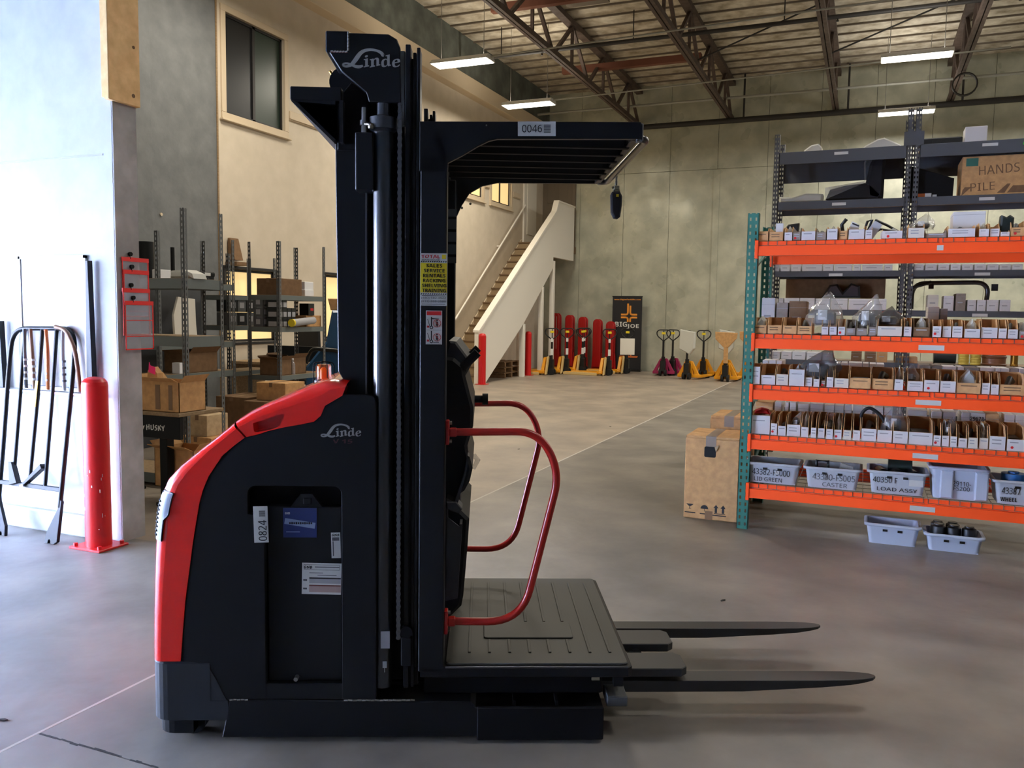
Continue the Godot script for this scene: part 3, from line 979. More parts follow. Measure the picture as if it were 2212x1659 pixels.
	letters(s1, "0824", .076, .03, M.ink, V(.006, -.022, .0012), Basis(Vector3.BACK, PI / 2), 400)
	for i in 8:
		card(s1, "barcode_bar", .022, .0012 + .0008 * float(i % 3 == 0), M.ink, V(.006, .031 + i * .0028, .0006))
	var s2 := card(bat, "blue_sticker", .122, .11, M.sticker_blue, V(-.433, .826, -.0265))
	card(s2, "band", .112, .022, M.sticker_pale, V(0, -.002, .0006), Basis(Vector3.BACK, -.16))
	letters(s2, "GNB", .018, .008, M.paper_white, V(-.045, .036, .001))
	for i in 11:
		card(s2, "print_dash", .0055, .006 + .002 * float(i % 2), M.ink, V(-.036 + i * .0078, -.001, .0018))
	card(s2, "print_line", .05, .003, M.sticker_pale, V(-.025, -.034, .0006))
	var s3 := card(bat, "maker_sticker", .034, .096, M.paper_white, V(-.302, .742, -.0265), tilt)
	letters(s3, "GNB", .027, .01, M.ink, V(0, .039, .001), B, 700, "Droid Sans", true)
	card(s3, "print_block", .026, .012, M.print_grey, V(0, .024, .0006))
	card(s3, "print_line", .004, .055, M.print_grey, V(-.01, -.012, .0006))
	var s4 := card(bat, "data_sticker", .144, .118, M.paper_white, V(-.355, .616, -.0262), Basis(Vector3.BACK, -.02))
	letters(s4, "GNB", .03, .012, M.ink, V(-.05, .043, .001), B, 700, "Droid Sans", true)
	for q in [[.0, .0525, .13, .001], [.0, .0335, .13, .001], [-.065, .043, .001, .019], [.065, .043, .001, .019], [.02, .044, .09, .003], [-.02, .022, .05, .002], [.02, .013, .07, .002]]:
		card(s4, "print_line", q[2], q[3], M.print_grey, V(q[0], q[1], .0006))
	card(s4, "dark_band", .116, .005, M.ink, V(.013, .002, .0006))
	card(s4, "grey_band", .116, .017, M.print_pale, V(.013, -.009, .0006))
	card(s4, "red_band", .116, .005, M.print_red, V(.013, -.026, .0006))
	card(s4, "pink_band", .116, .022, M.print_pink, V(.013, -.04, .0006))
	card(s4, "print_mark", .014, .006, M.print_grey, V(-.06, -.006, .0006))
	card(s4, "print_mark", .014, .006, M.print_grey, V(-.06, -.038, .0006))
	script_logo(panel, .147, .047, M.logo_silver, V(-.278, 1.173, .001))
	letters(panel, "V 15", .07, .017, M.model_red, V(-.272, 1.134, .0005), Basis(), 700, "Droid Sans", true)
	# ---- mast
	var mast := MB.new()
	mast.prism([[-.31, 2.205], [-.302, 1.38], [-.272, 1.335], [-.262, .2], [-.185, .2], [-.185, 2.24], [-.25, 2.24]], -.96, -.085, .003)
	part(t, "mast_cover", mast, K)
	part(t, "mast_edge_strip", MB.new().box(-.200, 1.30, -.088, -.194, 2.03, -.07), M.steel_dark)
	var rails := MB.new()
	for z in [[-.10, -.02], [-1.02, -.94]]:
		rails.box(-.052, .2, z[0], -.034, 2.54, z[1], .002)
		rails.box(-.026, .2, z[0] + .004, -.014, 2.515, z[1] - .008, .002)
		rails.box(-.012, .28, z[0], .0, 2.53, z[1], .002)
		rails.box(-.052, .2, (z[0] + z[1]) / 2 - .008, .0, 2.50, (z[0] + z[1]) / 2 + .008)
	part(t, "mast_rail", rails, K, "black double mast rails")
	var inner := MB.new().box(-.185, .2, -.94, -.055, 2.25, -.10)
	part(t, "mast_inner_frame", inner, M.black_rough)
	# crown plates with the logo
	var crown := [[-.327, 2.574], [-.327, 2.518], [-.318, 2.505], [-.277, 2.443], [-.19, 2.372], [-.18, 2.34], [-.068, 2.34], [-.071, 2.53], [-.082, 2.556], [-.112, 2.573]]
	var cr := part(t, "crown_plate", MB.new().prism(crown, -.05, -.02, .003), K, "black crown plate with silver script")
	part(t, "far_crown_plate", MB.new().prism(crown, -1.02, -.99, .003), K)
	part(t, "crown_beam", MB.new().box(-.33, 2.505, -1.02, -.253, 2.577, -.012, .004).box(-.12, 2.36, -.99, -.08, 2.5, -.05), K)
	var w2 := MB.new()
	for i in 6:
		w2.tube([V(-.252, 2.512 + i * .011, -.016), V(-.251, 2.521 + i * .011, -.014)], .0045, 6)
		w2.tube([V(-.312 + i * .010, 2.507, -.016), V(-.303 + i * .010, 2.508, -.014)], .0045, 6)
	part(cr, "weld_bead", w2, M.weld, "bright weld bead")
	script_logo(cr, .205, .063, M.logo_silver, V(-.172, 2.488, -.0185))
	part(t, "mast_head", MB.new().prism([[-.30, 2.18], [-.185, 2.18], [-.185, 2.39], [-.25, 2.42], [-.30, 2.36]], -.93, -.07, .004).box(-.19, 2.2, -.93, -.06, 2.44, -.09), M.black_rough)
	part(t, "chain_anchor", MB.new().box(-.076, 2.26, -.05, -.054, 2.52, -.028, .003), M.steel_grey)
	# rear light bracket
	var br := MB.new().box(-.458, 2.343, -.93, -.278, 2.39, -.03, .003)
	br.prism([[-.458, 2.343], [-.278, 2.343], [-.278, 2.2], [-.312, 2.205]], -.9, -.88).prism([[-.455, 2.343], [-.30, 2.343], [-.30, 2.33], [-.44, 2.338]], -.045, -.03)
	br.prism([[-.458, 2.343], [-.44, 2.343], [-.30, 2.21], [-.312, 2.205]], -.88, -.04)
	br.box(-.285, 2.2, -.9, -.272, 2.345, -.03)
	part(t, "rear_bracket", br, K)
	part(t, "bracket_web", MB.new().prism([[-.40, 2.336], [-.305, 2.336], [-.305, 2.23]], -.5, -.49), M.steel_grey)
	part(t, "sheave", MB.new().rod(V(-.31, 2.475, -.28), V(-.31, 2.475, -.34), .056, 26), M.black_rough)
	part(t, "brass_fitting", MB.new().rod(V(-.352, 2.498, -.3), V(-.366, 2.519, -.3), .006, 8), M.brass)
	# cylinder, valve and fittings
	part(t, "valve_box", MB.new().box(-.227, 2.03, -.09, -.164, 2.232, -.006, .004), K)
	part(t, "lift_cylinder", MB.new().lathe([[.0, .2], [.036, .2], [.036, 2.24], [.05, 2.25], [.05, 2.29], [.024, 2.3], [.024, 2.345], [0, 2.345]], V(-.133, 0, -.052), 28), M.black_gloss)
	var fit := MB.new().lathe([[.010, 2.232], [.010, 2.262], [.015, 2.263], [.015, 2.28], [.009, 2.281], [.009, 2.325], [.0, 2.325]], V(-.201, 0, -.045), 12)
	fit.rod(V(-.2, 2.268, -.04), V(-.176, 2.262, -.02), .007, 8)
	part(t, "hose_fitting", fit, M.steel)
	part(t, "bleed_cap", MB.new().lathe([[.0, 0], [.009, .002], [.011, .01], [.007, .018], [0, .02]], V(-.172, 2.244, -.012), 12), M.zinc)
	part(t, "rating_sticker", MB.new().box(-.135, .357, -.015, -.102, .422, -.010), M.print_pale)
	part(t, "wire_seal", MB.new().box(-.128, .282, -.014, -.113, .306, -.010).box(-.122, .265, -.014, -.120, .284, -.011), M.print_pale)
	part(t, "guide_roller", MB.new().box(-.06, .29, -.05, -.02, .40, -.004, .004).rod(V(-.04, .42, -.05), V(-.04, .42, -.006), .022, 14), M.black_rough)
	# chain
	var link := MB.new()
	var fig := arc2(0, .0085, .0092, 20, 160, 5) + [Vector2(-.0058, 0)] + arc2(0, -.0085, .0092, 200, 340, 5) + [Vector2(.0058, 0)]
	link.prism(fig, -.004, .004).rod(V(0, .0085, -.006), V(0, .0085, .0065), .0046, 8)
	var lm := link.done()
	for i in 82:
		shared(t, "chain_link", lm, M.chain_steel, V(-.0705, .408 + i * .0236, -.012 - .002 * (i % 2)))
	# ---- carriage posts and stickers
	var post := MB.new().box(.004, .27, -.10, .098, 2.22, -.0, .004)
	var near_post := part(t, "carriage_post", post, K)
	part(t, "carriage_post", MB.new().box(.004, .27, -1.04, .098, 2.22, -.94, .004), K)
	part(t, "carriage_back", MB.new().box(.0, .29, -.94, .05, 1.46, -.10).box(.0, 2.0, -.94, .05, 2.22, -.10).box(.02, 1.4, -.98, .06, 2.1, -.93), M.black_rough)
	var sticker := card(near_post, "dealer_sticker", .096, .186, M.paper_white, V(.053, 1.72, .0015))
	letters(sticker, "TOTAL", .066, .0135, M.print_red_bold, V(-.011, .081, .0008), B, 800, "Droid Sans", true)
	card(sticker, "badge", .014, .015, M.sticker_yellow, V(.036, .081, .0006))
	letters(sticker, "WAREHOUSE", .064, .005, M.ink, V(-.011, .0695, .0006), B, 400)
	for yy in [.0635, -.0515]:
		for i in 12:
			card(sticker, "hazard_bar", .0045, .0042, M.ink, V(-.043 + i * .0078, yy, .0006), Basis(Vector3.BACK, .0) * Basis(Vector3(1, 0, 0), Vector3(.5, 1, 0), Vector3(0, 0, 1)))
	card(sticker, "yellow_field", .094, .105, M.sticker_yellow, V(0, .006, .0006))
	var words := [["SALES", .056], ["SERVICE", .074], ["RENTALS", .08], ["RACKING", .08], ["SHELVING", .087], ["TRAINING", .085]]
	for i in 6:
		letters(sticker, words[i][0], words[i][1], .0125, M.ink, V(.002, .049 - i * .0176, .0015), B, 700)
	letters(sticker, "(480) 582 4922", .088, .0085, M.print_grey, V(.0, -.066, .0008), B, 400)
	letters(sticker, "(833) 868-2500", .088, .0085, M.print_grey, V(.0, -.0785, .0008), B, 400)
	card(sticker, "print_line", .085, .002, M.print_grey, V(0, -.0575, .0006))
	card(sticker, "print_line", .085, .002, M.print_grey, V(0, -.0875, .0006))
	card(near_post, "web_strip", .09, .008, M.battery_black, V(.053, 1.623, .0012))
	var warn := card(near_post, "warning_sticker", .058, .121, M.paper_white, V(.055, 1.549, .0015))
	card(warn, "red_header", .052, .014, M.print_red_bold, V(0, .051, .0006))
	for yy in [.014, -.036]:
		card(warn, "pictogram_box", .053, .0008, M.ink, V(0, yy - .023, .0006))
		var pic := MB.new()
		pic.prism(arc2(-.009, yy - .014, .0062, 0, 360, 14), 0, .0008)
		pic.prism([[-.011, yy + .024], [-.007, yy + .024], [-.007, yy - .012], [-.011, yy - .012]], 0, .0008)
		pic.prism([[-.024, yy + .016], [-.022, yy + .016], [-.013, yy - .012], [-.015, yy - .012]], 0, .0008)
		if yy > 0:
			pic.prism([[-.007, yy + .016], [.018, yy + .016], [.018, yy + .018], [-.007, yy + .02]], 0, .0008)
		else:
			pic.prism([[-.003, yy - .018], [.018, yy - .018], [.018, yy - .016], [-.003, yy - .016]], 0, .0008)
		pic.prism(arc2(.011, yy + .011, .003, 0, 360, 8), 0, .0008)
		pic.prism([[.008, yy + .007], [.014, yy + .006], [.015, yy - .003], [.013, yy - .014], [.010, yy - .006], [.007, yy - .015], [.008, yy - .002]], 0, .0008)
		part(warn, "pictogram", pic, M.ink)
		part(warn, "wheel_hub", MB.new().prism(arc2(-.009, yy - .014, .0034, 0, 360, 10), 0, .0012), M.paper_white)
		var ring := MB.new()
		for k in 20:
			var a := TAU * k / 20
			var b := TAU * (k + 1) / 20
			ring.tube([V(.011 + .0135 * cos(a), yy + .001 + .0135 * sin(a), .0008), V(.011 + .0135 * cos(b), yy + .001 + .0135 * sin(b), .0008)], .0008, 4, false)
		ring.tube([V(.002, yy + .010, .001), V(.02, yy - .008, .001)], .0007, 4, false)
		part(warn, "ban_ring", ring, M.print_red_bold)
		card(warn, "load_mark", .008, .007, M.print_red_bold, V(-.021, yy - .011, .0006))
	var plate := card(t, "data_plate", .04, .25, M.steel_grey, V(.083, 1.96, -.9385))
	for i in 4:
		card(plate, "plate_gap", .038, .012, M.black_rough, V(0, -.09 + i * .058, .001))
	# ---- overhead guard
	var gp := [[-.0, 2.10], [.098, 2.10], [.10, 2.13], [.153, 2.158], [.205, 2.19], [.245, 2.21], [.275, 2.217], [.79, 2.228], [.79, 2.275], [.782, 2.287], [-.0, 2.272]]
	var ng := part(t, "guard_side_plate", MB.new().prism(gp, -.022, .0, .002), K, "black overhead guard side plate")
	var gp2 := [[-.0, 1.9], [.098, 1.9], [.10, 2.06], [.125, 2.115], [.16, 2.17], [.22, 2.205], [.293, 2.222], [.78, 2.228], [.79, 2.275], [.782, 2.287], [-.0, 2.272]]
	part(t, "guard_side_plate", MB.new().prism(gp2, -1.04, -1.018, .002), K)
	for i in 6:
		var z := -.16 - i * .144
		part(t, "guard_bar", MB.new().box(.0, 2.222, z - .015, .77, 2.262, z + .015, .003), M.black_rough)
	part(t, "guard_cross_beam", MB.new().box(.755, 2.226, -1.02, .783, 2.282, -.02, .003).box(.02, 2.22, -1.02, .07, 2.268, -.02, .003), K)
	var bolts := MB.new()
	for q in [[.235, 2.263, 0.0]]:
		bolts.rod(V(q[0], q[1], -.001), V(q[0], q[1], .003), .0028, 8)
	bolts.rod(V(.125, 2.1, -1.016), V(.125, 2.1, -1.012), .006, 8).rod(V(.165, 2.12, -1.016), V(.165, 2.12, -1.012), .006, 8)
	part(t, "bolt_head", bolts, M.zinc)
	var num := card(ng, "number_sticker", .134, .05, M.paper_white, V(.413, 2.255, .0015), Basis(Vector3.BACK, deg_to_rad(1.2)))
	letters(num, "0046", .07, .026, M.ink, V(-.017, .0, .0012), B, 500)
	for i in 9:
		card(num, "barcode_bar", .024, .0014 + .0008 * float(i % 3 == 0), M.ink, V(.037, -.013 + i * .0033, .0006))
	part(t, "grab_bar", MB.new().tube(rounded([V(.77, 2.236, -.03), V(.80, 2.234, -.03), V(.812, 2.233, -.06), V(.812, 2.233, -.98), V(.80, 2.234, -1.01), V(.77, 2.236, -1.01)], .03, 5), .014, 14), M.grab_chrome, "dark chrome grab bar on the guard")
	for zz in [-.045, -1.03]:
		part(t, "guard_bracket", MB.new().box(.77, 2.222, zz, .795, 2.285, zz + .034, .003), M.steel_grey)
	# ---- operator console
	var con := MB.new()
	con.prism([[.04, .33], [.158, .45], [.165, .49], [.172, .58], [.18, .69], [.186, .80], [.15, .835], [.15, .90], [.165, .91], [.186, .95], [.197, 1.0], [.178, 1.07], [.176, 1.09], [.197, 1.165], [.197, 1.24], [.165, 1.36], [.158, 1.40], [.12, 1.43], [.04, 1.44]], -.86, -.2, .012)
	part(t, "operator_console", con, M.plastic_black, "black moulded operator console")
	var pk := MB.new()
	pk.prism([[.1, .50], [.145, .51], [.16, .80], [.15, .80], [.14, .56], [.1, .55]], -.2, -.12).prism([[.1, .55], [.14, .56], [.15, .79], [.1, .83]], -.128, -.12).box(.098, .5, -.2, .104, .86, -.12)
	pk.prism([[.1, .87], [.14, .87], [.172, .99], [.185, 1.06], [.178, 1.065], [.165, .99], [.13, .885], [.1, .9]], -.2, -.12)
	part(t, "storage_pocket", pk, M.plastic_grey)
	part(t, "console_lip", MB.new().prism([[.1, .888], [.138, .888], [.16, .862], [.15, .84], [.1, .86]], -.2, -.11, .004), M.plastic_grey)
	part(t, "control_head", MB.new().prism([[.08, 1.42], [.10, 1.495], [.128, 1.492], [.175, 1.43], [.205, 1.435], [.165, 1.36], [.12, 1.36]], -.84, -.22, .008), M.plastic_grey)
	for zz in [-.215, -.62]:
		part(t, "control_grip", MB.new().rod(V(.155, 1.395, zz), V(.212, 1.452, zz), .017, 14), M.rubber)
	part(t, "steering_knob", MB.new().rod(V(.19, 1.211, -.8), V(.235, 1.211, -.8), .017, 14).rod(V(.232, 1.211, -.8), V(.258, 1.211, -.8), .026, 16), M.rubber)
	part(t, "plastic_wrap", MB.new().tube([V(.17, .95, -.6), V(.2, .93, -.61), V(.215, .965, -.6), V(.2, .985, -.58)], .012, 6), M.clear_wrap)
	# ---- platform
	var pf := MB.new()
	pf.xf = PLAN
	pf.prism([Vector2(.012, 0), Vector2(.79, 0), Vector2(.806, .016), Vector2(.806, 1.02), Vector2(.79, 1.04), Vector2(.012, 1.04)], .248, .290, .004)
	var plat := part(t, "platform", pf, K)
	var mt := MB.new()
	mt.xf = PLAN
	mt.prism(rrect(.104, .014, .792, 1.026, .02, 3), .289, .298, .003)
	var mat_part := part(t, "platform_mat", mt, M.mat_rubber, "grey rubber mat with raised ribs")
	for i in 8:
		var x := .193 + i * .0778
		var rb := MB.new()
		var breaks := [[-.95, -.112]] if x < .25 or x > .62 else [[-.95, -.435], [-.24, -.112]]
		for q in breaks:
			rb.box(x - .0055, .2975, q[0], x + .0055, .302, q[1], .001)
		part(mat_part, "mat_rib", rb, M.mat_rubber)
	var pd := MB.new()
	pd.xf = PLAN
	pd.prism(rrect(.248, .25, .61, .425, .015, 3), .297, .304, .002)
	part(mat_part, "presence_pedal", pd, M.mat_rubber)
	part(plat, "edge_trim", MB.new().box(.105, .286, .0, .79, .293, .0035, .001), M.steel_dark)
	var un := MB.new().box(.02, .16, -.98, .70, .25, -.06, .004).box(.70, .19, -.9, .79, .25, -.1).box(.74, .205, -.06, .775, .25, -.02)
	part(t, "platform_frame", un, M.black_rough)
	part(t, "caution_tag", MB.new().box(.66, .215, -.058, .69, .248, -.05), M.tag_tan)
	# ---- forks and load stops
	for z in [[-.30, -.21], [-.86, -.77]]:
		var fk := MB.new()
		var rows_t := []
		var zc: float = (z[0] + z[1]) / 2
		var hw := .046
		for q in [[.60, .095, hw], [.9, .095, hw], [1.3, .096, hw], [1.62, .112, hw], [1.74, .12, .042], [1.80, .126, .034], [1.84, .13, .022], [1.856, .133, .008]]:
			rows_t.append(PackedVector3Array([V(q[0], q[1], zc - q[2]), V(q[0], .140, zc - q[2]), V(q[0], .1415, zc - q[2] + .002), V(q[0], .1415, zc + q[2] - .002), V(q[0], .140, zc + q[2]), V(q[0], q[1], zc + q[2])]))
		for r in rows_t.size() - 1:
			for c in 6:
				fk.quad(rows_t[r][c], rows_t[r][(c + 1) % 6], rows_t[r + 1][(c + 1) % 6], rows_t[r + 1][c])
		for c in range(1, 5):
			fk.tri(rows_t[-1][0], rows_t[-1][c], rows_t[-1][c + 1])
		part(t, "fork", fk, M.fork_black, "long tapered dark fork")
	for z in [[-.60, -.44], [-.35, -.19]]:
		var stp := MB.new()
		stp.xf = PLAN
		stp.prism([Vector2(.62, -z[1]), Vector2(1.04, -z[1]), Vector2(1.065, -z[1] + .025), Vector2(1.065, -z[0] - .025), Vector2(1.04, -z[0]), Vector2(.62, -z[0])], .165, .2, .003)
		part(t, "load_stop_plate", stp, M.fork_black)
	part(t, "support_bracket", MB.new().box(.72, .11, -.16, .80, .15, -.05, .004), M.steel_grey)
	part(t, "clamp_roller", MB.new().rod(V(.9, .15, -.44), V(.9, .15, -.54), .03, 14), M.steel_grey)
	# ---- red side rails
	for z in [-.035, -1.005]:
		var path := rounded([V(.128, 1.166, z), V(.44, 1.172, z), V(.522, 1.02, z), V(.388, .45, z), V(.118, .452, z)], .13, 9)
		var rail := part(t, "side_rail", MB.new().tube(path, .0145, 14), M.rail_red, "red tubular side rail")
		for y in [1.166, .452]:
			part(rail, "rail_flange", MB.new().box(.098, y - .045, z - .02, .112, y + .045, z + .02, .003).box(.112, y - .016, z - .016, .14, y + .016, z + .016, .004), M.rail_red)
			for dy in [-.034, .034]:
				part(rail, "flange_bolt", MB.new().rod(V(.112, y + dy, z), V(.121, y + dy, z), .007, 8), M.zinc)
	# ---- beacon on the hood
	var bc := Node3D.new()
	bc.name = "beacon"
	t.add_child(bc)
	bc.position = V(-.405, 1.298, -.35)
	part(bc, "beacon_base", MB.new().lathe([[.0, 0], [.036, 0], [.036, .028], [.03, .032], [0, .032]], V(0, 0, 0), 20), M.plastic_grey)
	part(bc, "lens", MB.new().lathe([[.03, .032], [.031, .04], [.03, .085], [.026, .092], [0, .094]], V(0, 0, 0), 22), M.amber, "amber beacon lens")
	part(bc, "lamp_core", MB.new().lathe([[.0, .032], [.014, .034], [.014, .07], [.006, .08], [0, .08]], V(0, 0, 0), 12), M.amber_core)
	var cage := MB.new()
	for k in 6:
		var a := TAU * k / 6
		var d := V(cos(a), 0, sin(a))
		cage.tube(rounded([d * .041 + V(0, 0, 0), d * .041 + V(0, .098, 0), d * .012 + V(0, .102, 0)], .015, 4), .0018, 6)
	var r1 := []
	for k in 25:
		var a := TAU * k / 24
		r1.append(V(.012 * cos(a), .102, .012 * sin(a)))
	cage.tube(r1, .0018, 6, false)
	part(bc, "wire_cage", cage, M.black_rough)

func make_lanyard() -> void:
	# the safety harness lanyard that hangs from the far corner of the truck's grab bar
	var t := thing("safety_lanyard", "black lanyard pouch hanging by a steel hook from the truck's overhead guard", "lanyard", V(-1.48, 0, -2.631) + Basis(Vector3.UP, deg_to_rad(25.0)) * V(.85, 2.262, -.955), deg_to_rad(25.0))
	t.scale = Vector3.ONE * .74
	var hk := MB.new()
	var loop := []
	for k in 21:
		var a := TAU * k / 20
		loop.append(V(.0, -.012 + .03 * cos(a), .018 * sin(a)))
	hk.tube(loop, .004, 8, false)
	hk.rod(V(0, -.04, 0), V(0, -.075, 0), .007, 8)
	part(t, "snap_hook", hk, M.steel)
	part(t, "swivel", MB.new().box(-.016, -.10, -.012, .02, -.07, .012, .004).box(-.03, -.092, -.006, -.012, -.076, .006, .003), M.brass_pale)
	part(t, "webbing", MB.new().box(-.02, -.14, -.006, .024, -.095, .008, .003).box(-.012, -.135, -.014, .01, -.10, .012, .003), M.strap_tan)
	part(t, "pouch", MB.new().prism([[-.036, -.13], [-.028, -.112], [.02, -.108], [.036, -.14], [.034, -.2], [.026, -.268], [.012, -.28], [-.012, -.276], [-.03, -.24]], -.03, .03, .008), M.fabric_black)
	part(t, "yellow_tab", MB.new().box(-.004, -.145, .03, .012, -.128, .034), M.sticker_yellow)

func make_left() -> void:
	# red bollard
	var b := thing("bollard", "scuffed red steel bollard bolted to the floor beside the white cross wall", "bollard", V(-4.70, 0, -4.0))
	part(b, "pipe", MB.new().lathe([[.082, .015], [.082, 1.09], [.078, 1.115], [.062, 1.135], [.035, 1.147], [0, 1.15]], V(0, 0, 0), 28), M.bollard_red)
	part(b, "base_plate", MB.new().box(-.14, 0, -.12, .14, .015, .12, .003), M.bollard_red)
	for q in [[-.11, -.09], [.11, -.09], [-.11, .09], [.11, .09]]:
		part(b, "anchor_bolt", MB.new().rod(V(q[0], .015, q[1]), V(q[0], .035, q[1]), .014, 6), M.bollard_red)
	var sc := MB.new()
	for i in 14:
		var a := rng.randf_range(.2, 2.4)
		var y := rng.randf_range(.1, .6)
		sc.box(cos(a) * .0825 - .004, y, sin(a) * .0825 - .001, cos(a) * .0825 + .004, y + rng.randf_range(.005, .03), sin(a) * .0825 + .001)
	part(b, "paint_chip", sc, M.print_pink)
	# load backrest leaning on the wall
	var t := thing("load_backrest", "black barred forklift load backrest leaning against the white cross wall", "backrest", V(-5.31, 0, -3.91), 0.0)
	var lean := Basis(Vector3.RIGHT, -atan(.21 / 1.45))
	var fr := Node3D.new()
	fr.name = "frame"
	t.add_child(fr)
	fr.basis = lean
	var arch := rounded([V(-.288, .0, 0), V(-.30, .6, 0), V(-.325, 1.2, 0), V(-.32, 1.465, 0), V(.30, 1.475, 0), V(.318, 1.2, 0), V(.316, .25, 0)], .16, 8)
	var hoop := MB.new()
	hoop.tube(arch, .016, 10)
	part(fr, "hoop_tube", hoop, M.black_paint)
	for q in [[-.165, -.20, .50], [.0, -.022, .40], [.155, .120, .37]]:
		part(fr, "bar", MB.new().tube([V(q[0], q[2], 0), V(q[1] + .02, 1.0, 0), V(q[1], 1.468, 0)], .013, 8), M.black_paint)
	part(fr, "cross_bar", MB.new().box(-.29, .355, -.02, .316, .385, .012, .003), M.black_paint)
	part(fr, "hook_plate", MB.new().prism([[-.20, .52], [-.165, .52], [-.09, .38], [-.165, .36]], -.01, .03, .003).prism([[-.06, .365], [-.03, .365], [.14, .50], [.12, .53]], -.01, .03, .003), M.black_paint)
	for sx in [-1.0, 1.0]:
		var pts := []
		for p in [[.002, .31], [.018, .29], [.012, .02], [-.018, -.0], [-.05, -.0], [-.052, .02], [-.062, .03], [-.072, .02], [-.074, -.0], [-.105, 0.0], [-.098, .07], [-.012, .24]]:
			pts.append([.32 + p[0] if sx > 0 else -.286 - p[0], p[1]])
		part(fr, "foot_plate", MB.new().prism(pts, -.012, .012, .002), M.black_paint)
	part(fr, "yellow_tag", MB.new().box(-.022, .92, .012, .004, 1.10, .016), M.sticker_yellow)
	part(fr, "paper_tag", MB.new().prism([[-.06, .37], [-.03, .38], [.03, .27], [.0, .25]], .03, .032), M.paper_white)
	# whiteboard in an aluminium frame with a tray
	var wbd := thing("whiteboard", "white board in an aluminium frame on the brightly lit cross wall", "whiteboard", V(-5.24, 1.48, -4.148))
	part(wbd, "panel", MB.new().box(-.31, -.44, 0, .31, .46, .012), M.box_white)
	part(wbd, "frame", MB.new().box(-.33, -.46, 0, -.31, .48, .02).box(.31, -.46, 0, .33, .48, .02).box(-.33, .46, 0, .33, .48, .02).box(-.33, -.46, 0, .33, -.43, .04, .003), M.alu)
	# ledge below it and the fork tines stood on it
	solo("wall_ledge", "white ledge fixed along the cross wall under the white board", "ledge", MB.new().box(-.75, -.02, 0, .52, .0, .09, .003), M.box_white, V(-5.30, 1.02, -4.15))
	for q in [[-4.853, .9], [-5.745, .48]]:
		var f := MB.new().prism([[-.032, 0], [.030, 0], [.013, q[1]], [-.013, q[1]]], -.02, .02, .003)
		solo("fork_tine", "black fork tine stood upright on the ledge beside the white board", "fork tine", f, M.black_paint, V(q[0], 1.02, -4.11), 0.0, "fork tines on the ledge")
	# coiled hoses hanging in front of the board
	var hs := [[[-5.407, 1.445], [-5.394, 1.224], [-5.388, 1.12], M.hose_tan, "thin tan hose"], [[-5.254, 1.448], [-5.242, 1.294], [-5.253, 1.12], M.hose_orange, "orange banded hose"], [[-5.468, 1.40], [-5.475, 1.25], [-5.468, 1.1], M.print_grey, "grey hose"], [[-5.088, 1.42], [-5.10, 1.25], [-5.089, 1.1], M.print_pale, "pale hose"]]
	for h in hs:
		var o := thing("hanging_hose", "%s hanging behind the black load backrest" % h[4], "hose", V(h[0][0], 1.03, -4.085), 0.0, "hoses hanging on the wall")
		part(o, "hose", MB.new().tube(rounded([V(0, .42, 0), V(h[1][0] - h[0][0], h[1][1] - 1.03, 0), V(h[2][0] - h[0][0], .0, 0)], .1, 6), .012, 8), h[3])
		for i in 4:
			part(o, "hose_band", MB.new().rod(V(h[2][0] - h[0][0], .06 + i * .045, 0), V(h[2][0] - h[0][0], .075 + i * .045, 0), .0145, 8), M.paper_white if h[3] != M.print_pale else M.print_grey)
	var bend := thing("hanging_hose", "grey brown ribbed hose arching down beside the black fork tine", "hose", V(-5.04, 1.03, -4.07), 0.0, "hoses hanging on the wall")
	part(bend, "hose", MB.new().tube(rounded([V(-.1, .44, 0), V(.0, .425, 0), V(.08, .30, 0), V(.105, .15, 0), V(.12, .0, 0)], .1, 6), .014, 8), M.hose_tan)
	# red edged document pouches on the end of the wall
	var pz := [[1.90, 1.80, -4.19, -4.415], [1.865, 1.72, -4.195, -4.41], [1.74, 1.60, -4.18, -4.41], [1.655, 1.32, -4.19, -4.432]]
	for i in 4:
		var q: Array = pz[i]
		var o := thing("document_pouch", ["clear pouch with red edging, topmost on the wall end", "clear red edged pouch, second from the top on the wall end", "clear red edged pouch, third from the top on the wall end", "clear red edged pouch, lowest and fully seen on the wall end"][i], "pouch", V(-4.64 + i * .006, 0, 0), 0.0, "red edged document pouches")
		var y1: float = q[0] + .05 if i == 0 else q[0]
		var y0: float = q[0] - .32 if i < 3 else q[1]
		var za: float = q[2]
		var zb: float = q[3]
		part(o, "clear_sleeve", MB.new().box(0, y0, zb, .002, y1, za), M.pouch_clear)
		part(o, "edging", MB.new().box(-.0005, y0, zb, .0035, y0 + .008, za).box(-.0005, y0, zb, .0035, y1, zb + .008).box(-.0005, y0, za - .006, .0035, y1, za).box(-.001, y1 - .028, zb - .002, .004, y1, za + .004), M.pouch_red)
		if i == 3:
			part(o, "fold_line", MB.new().box(0, y0 + .09, zb, .003, y0 + .096, za).box(0, y0 + .2, zb, .003, y0 + .204, za), M.pouch_red)
		part(o, "magnet_hook", MB.new().rod(V(-.006, y1 + .022, za - .07), V(.012, y1 + .022, za - .07), .014, 12).rod(V(-.003, y1 + .022, za - .07), V(.004, y1 - .01, za - .07), .003, 6), M.black_rough)

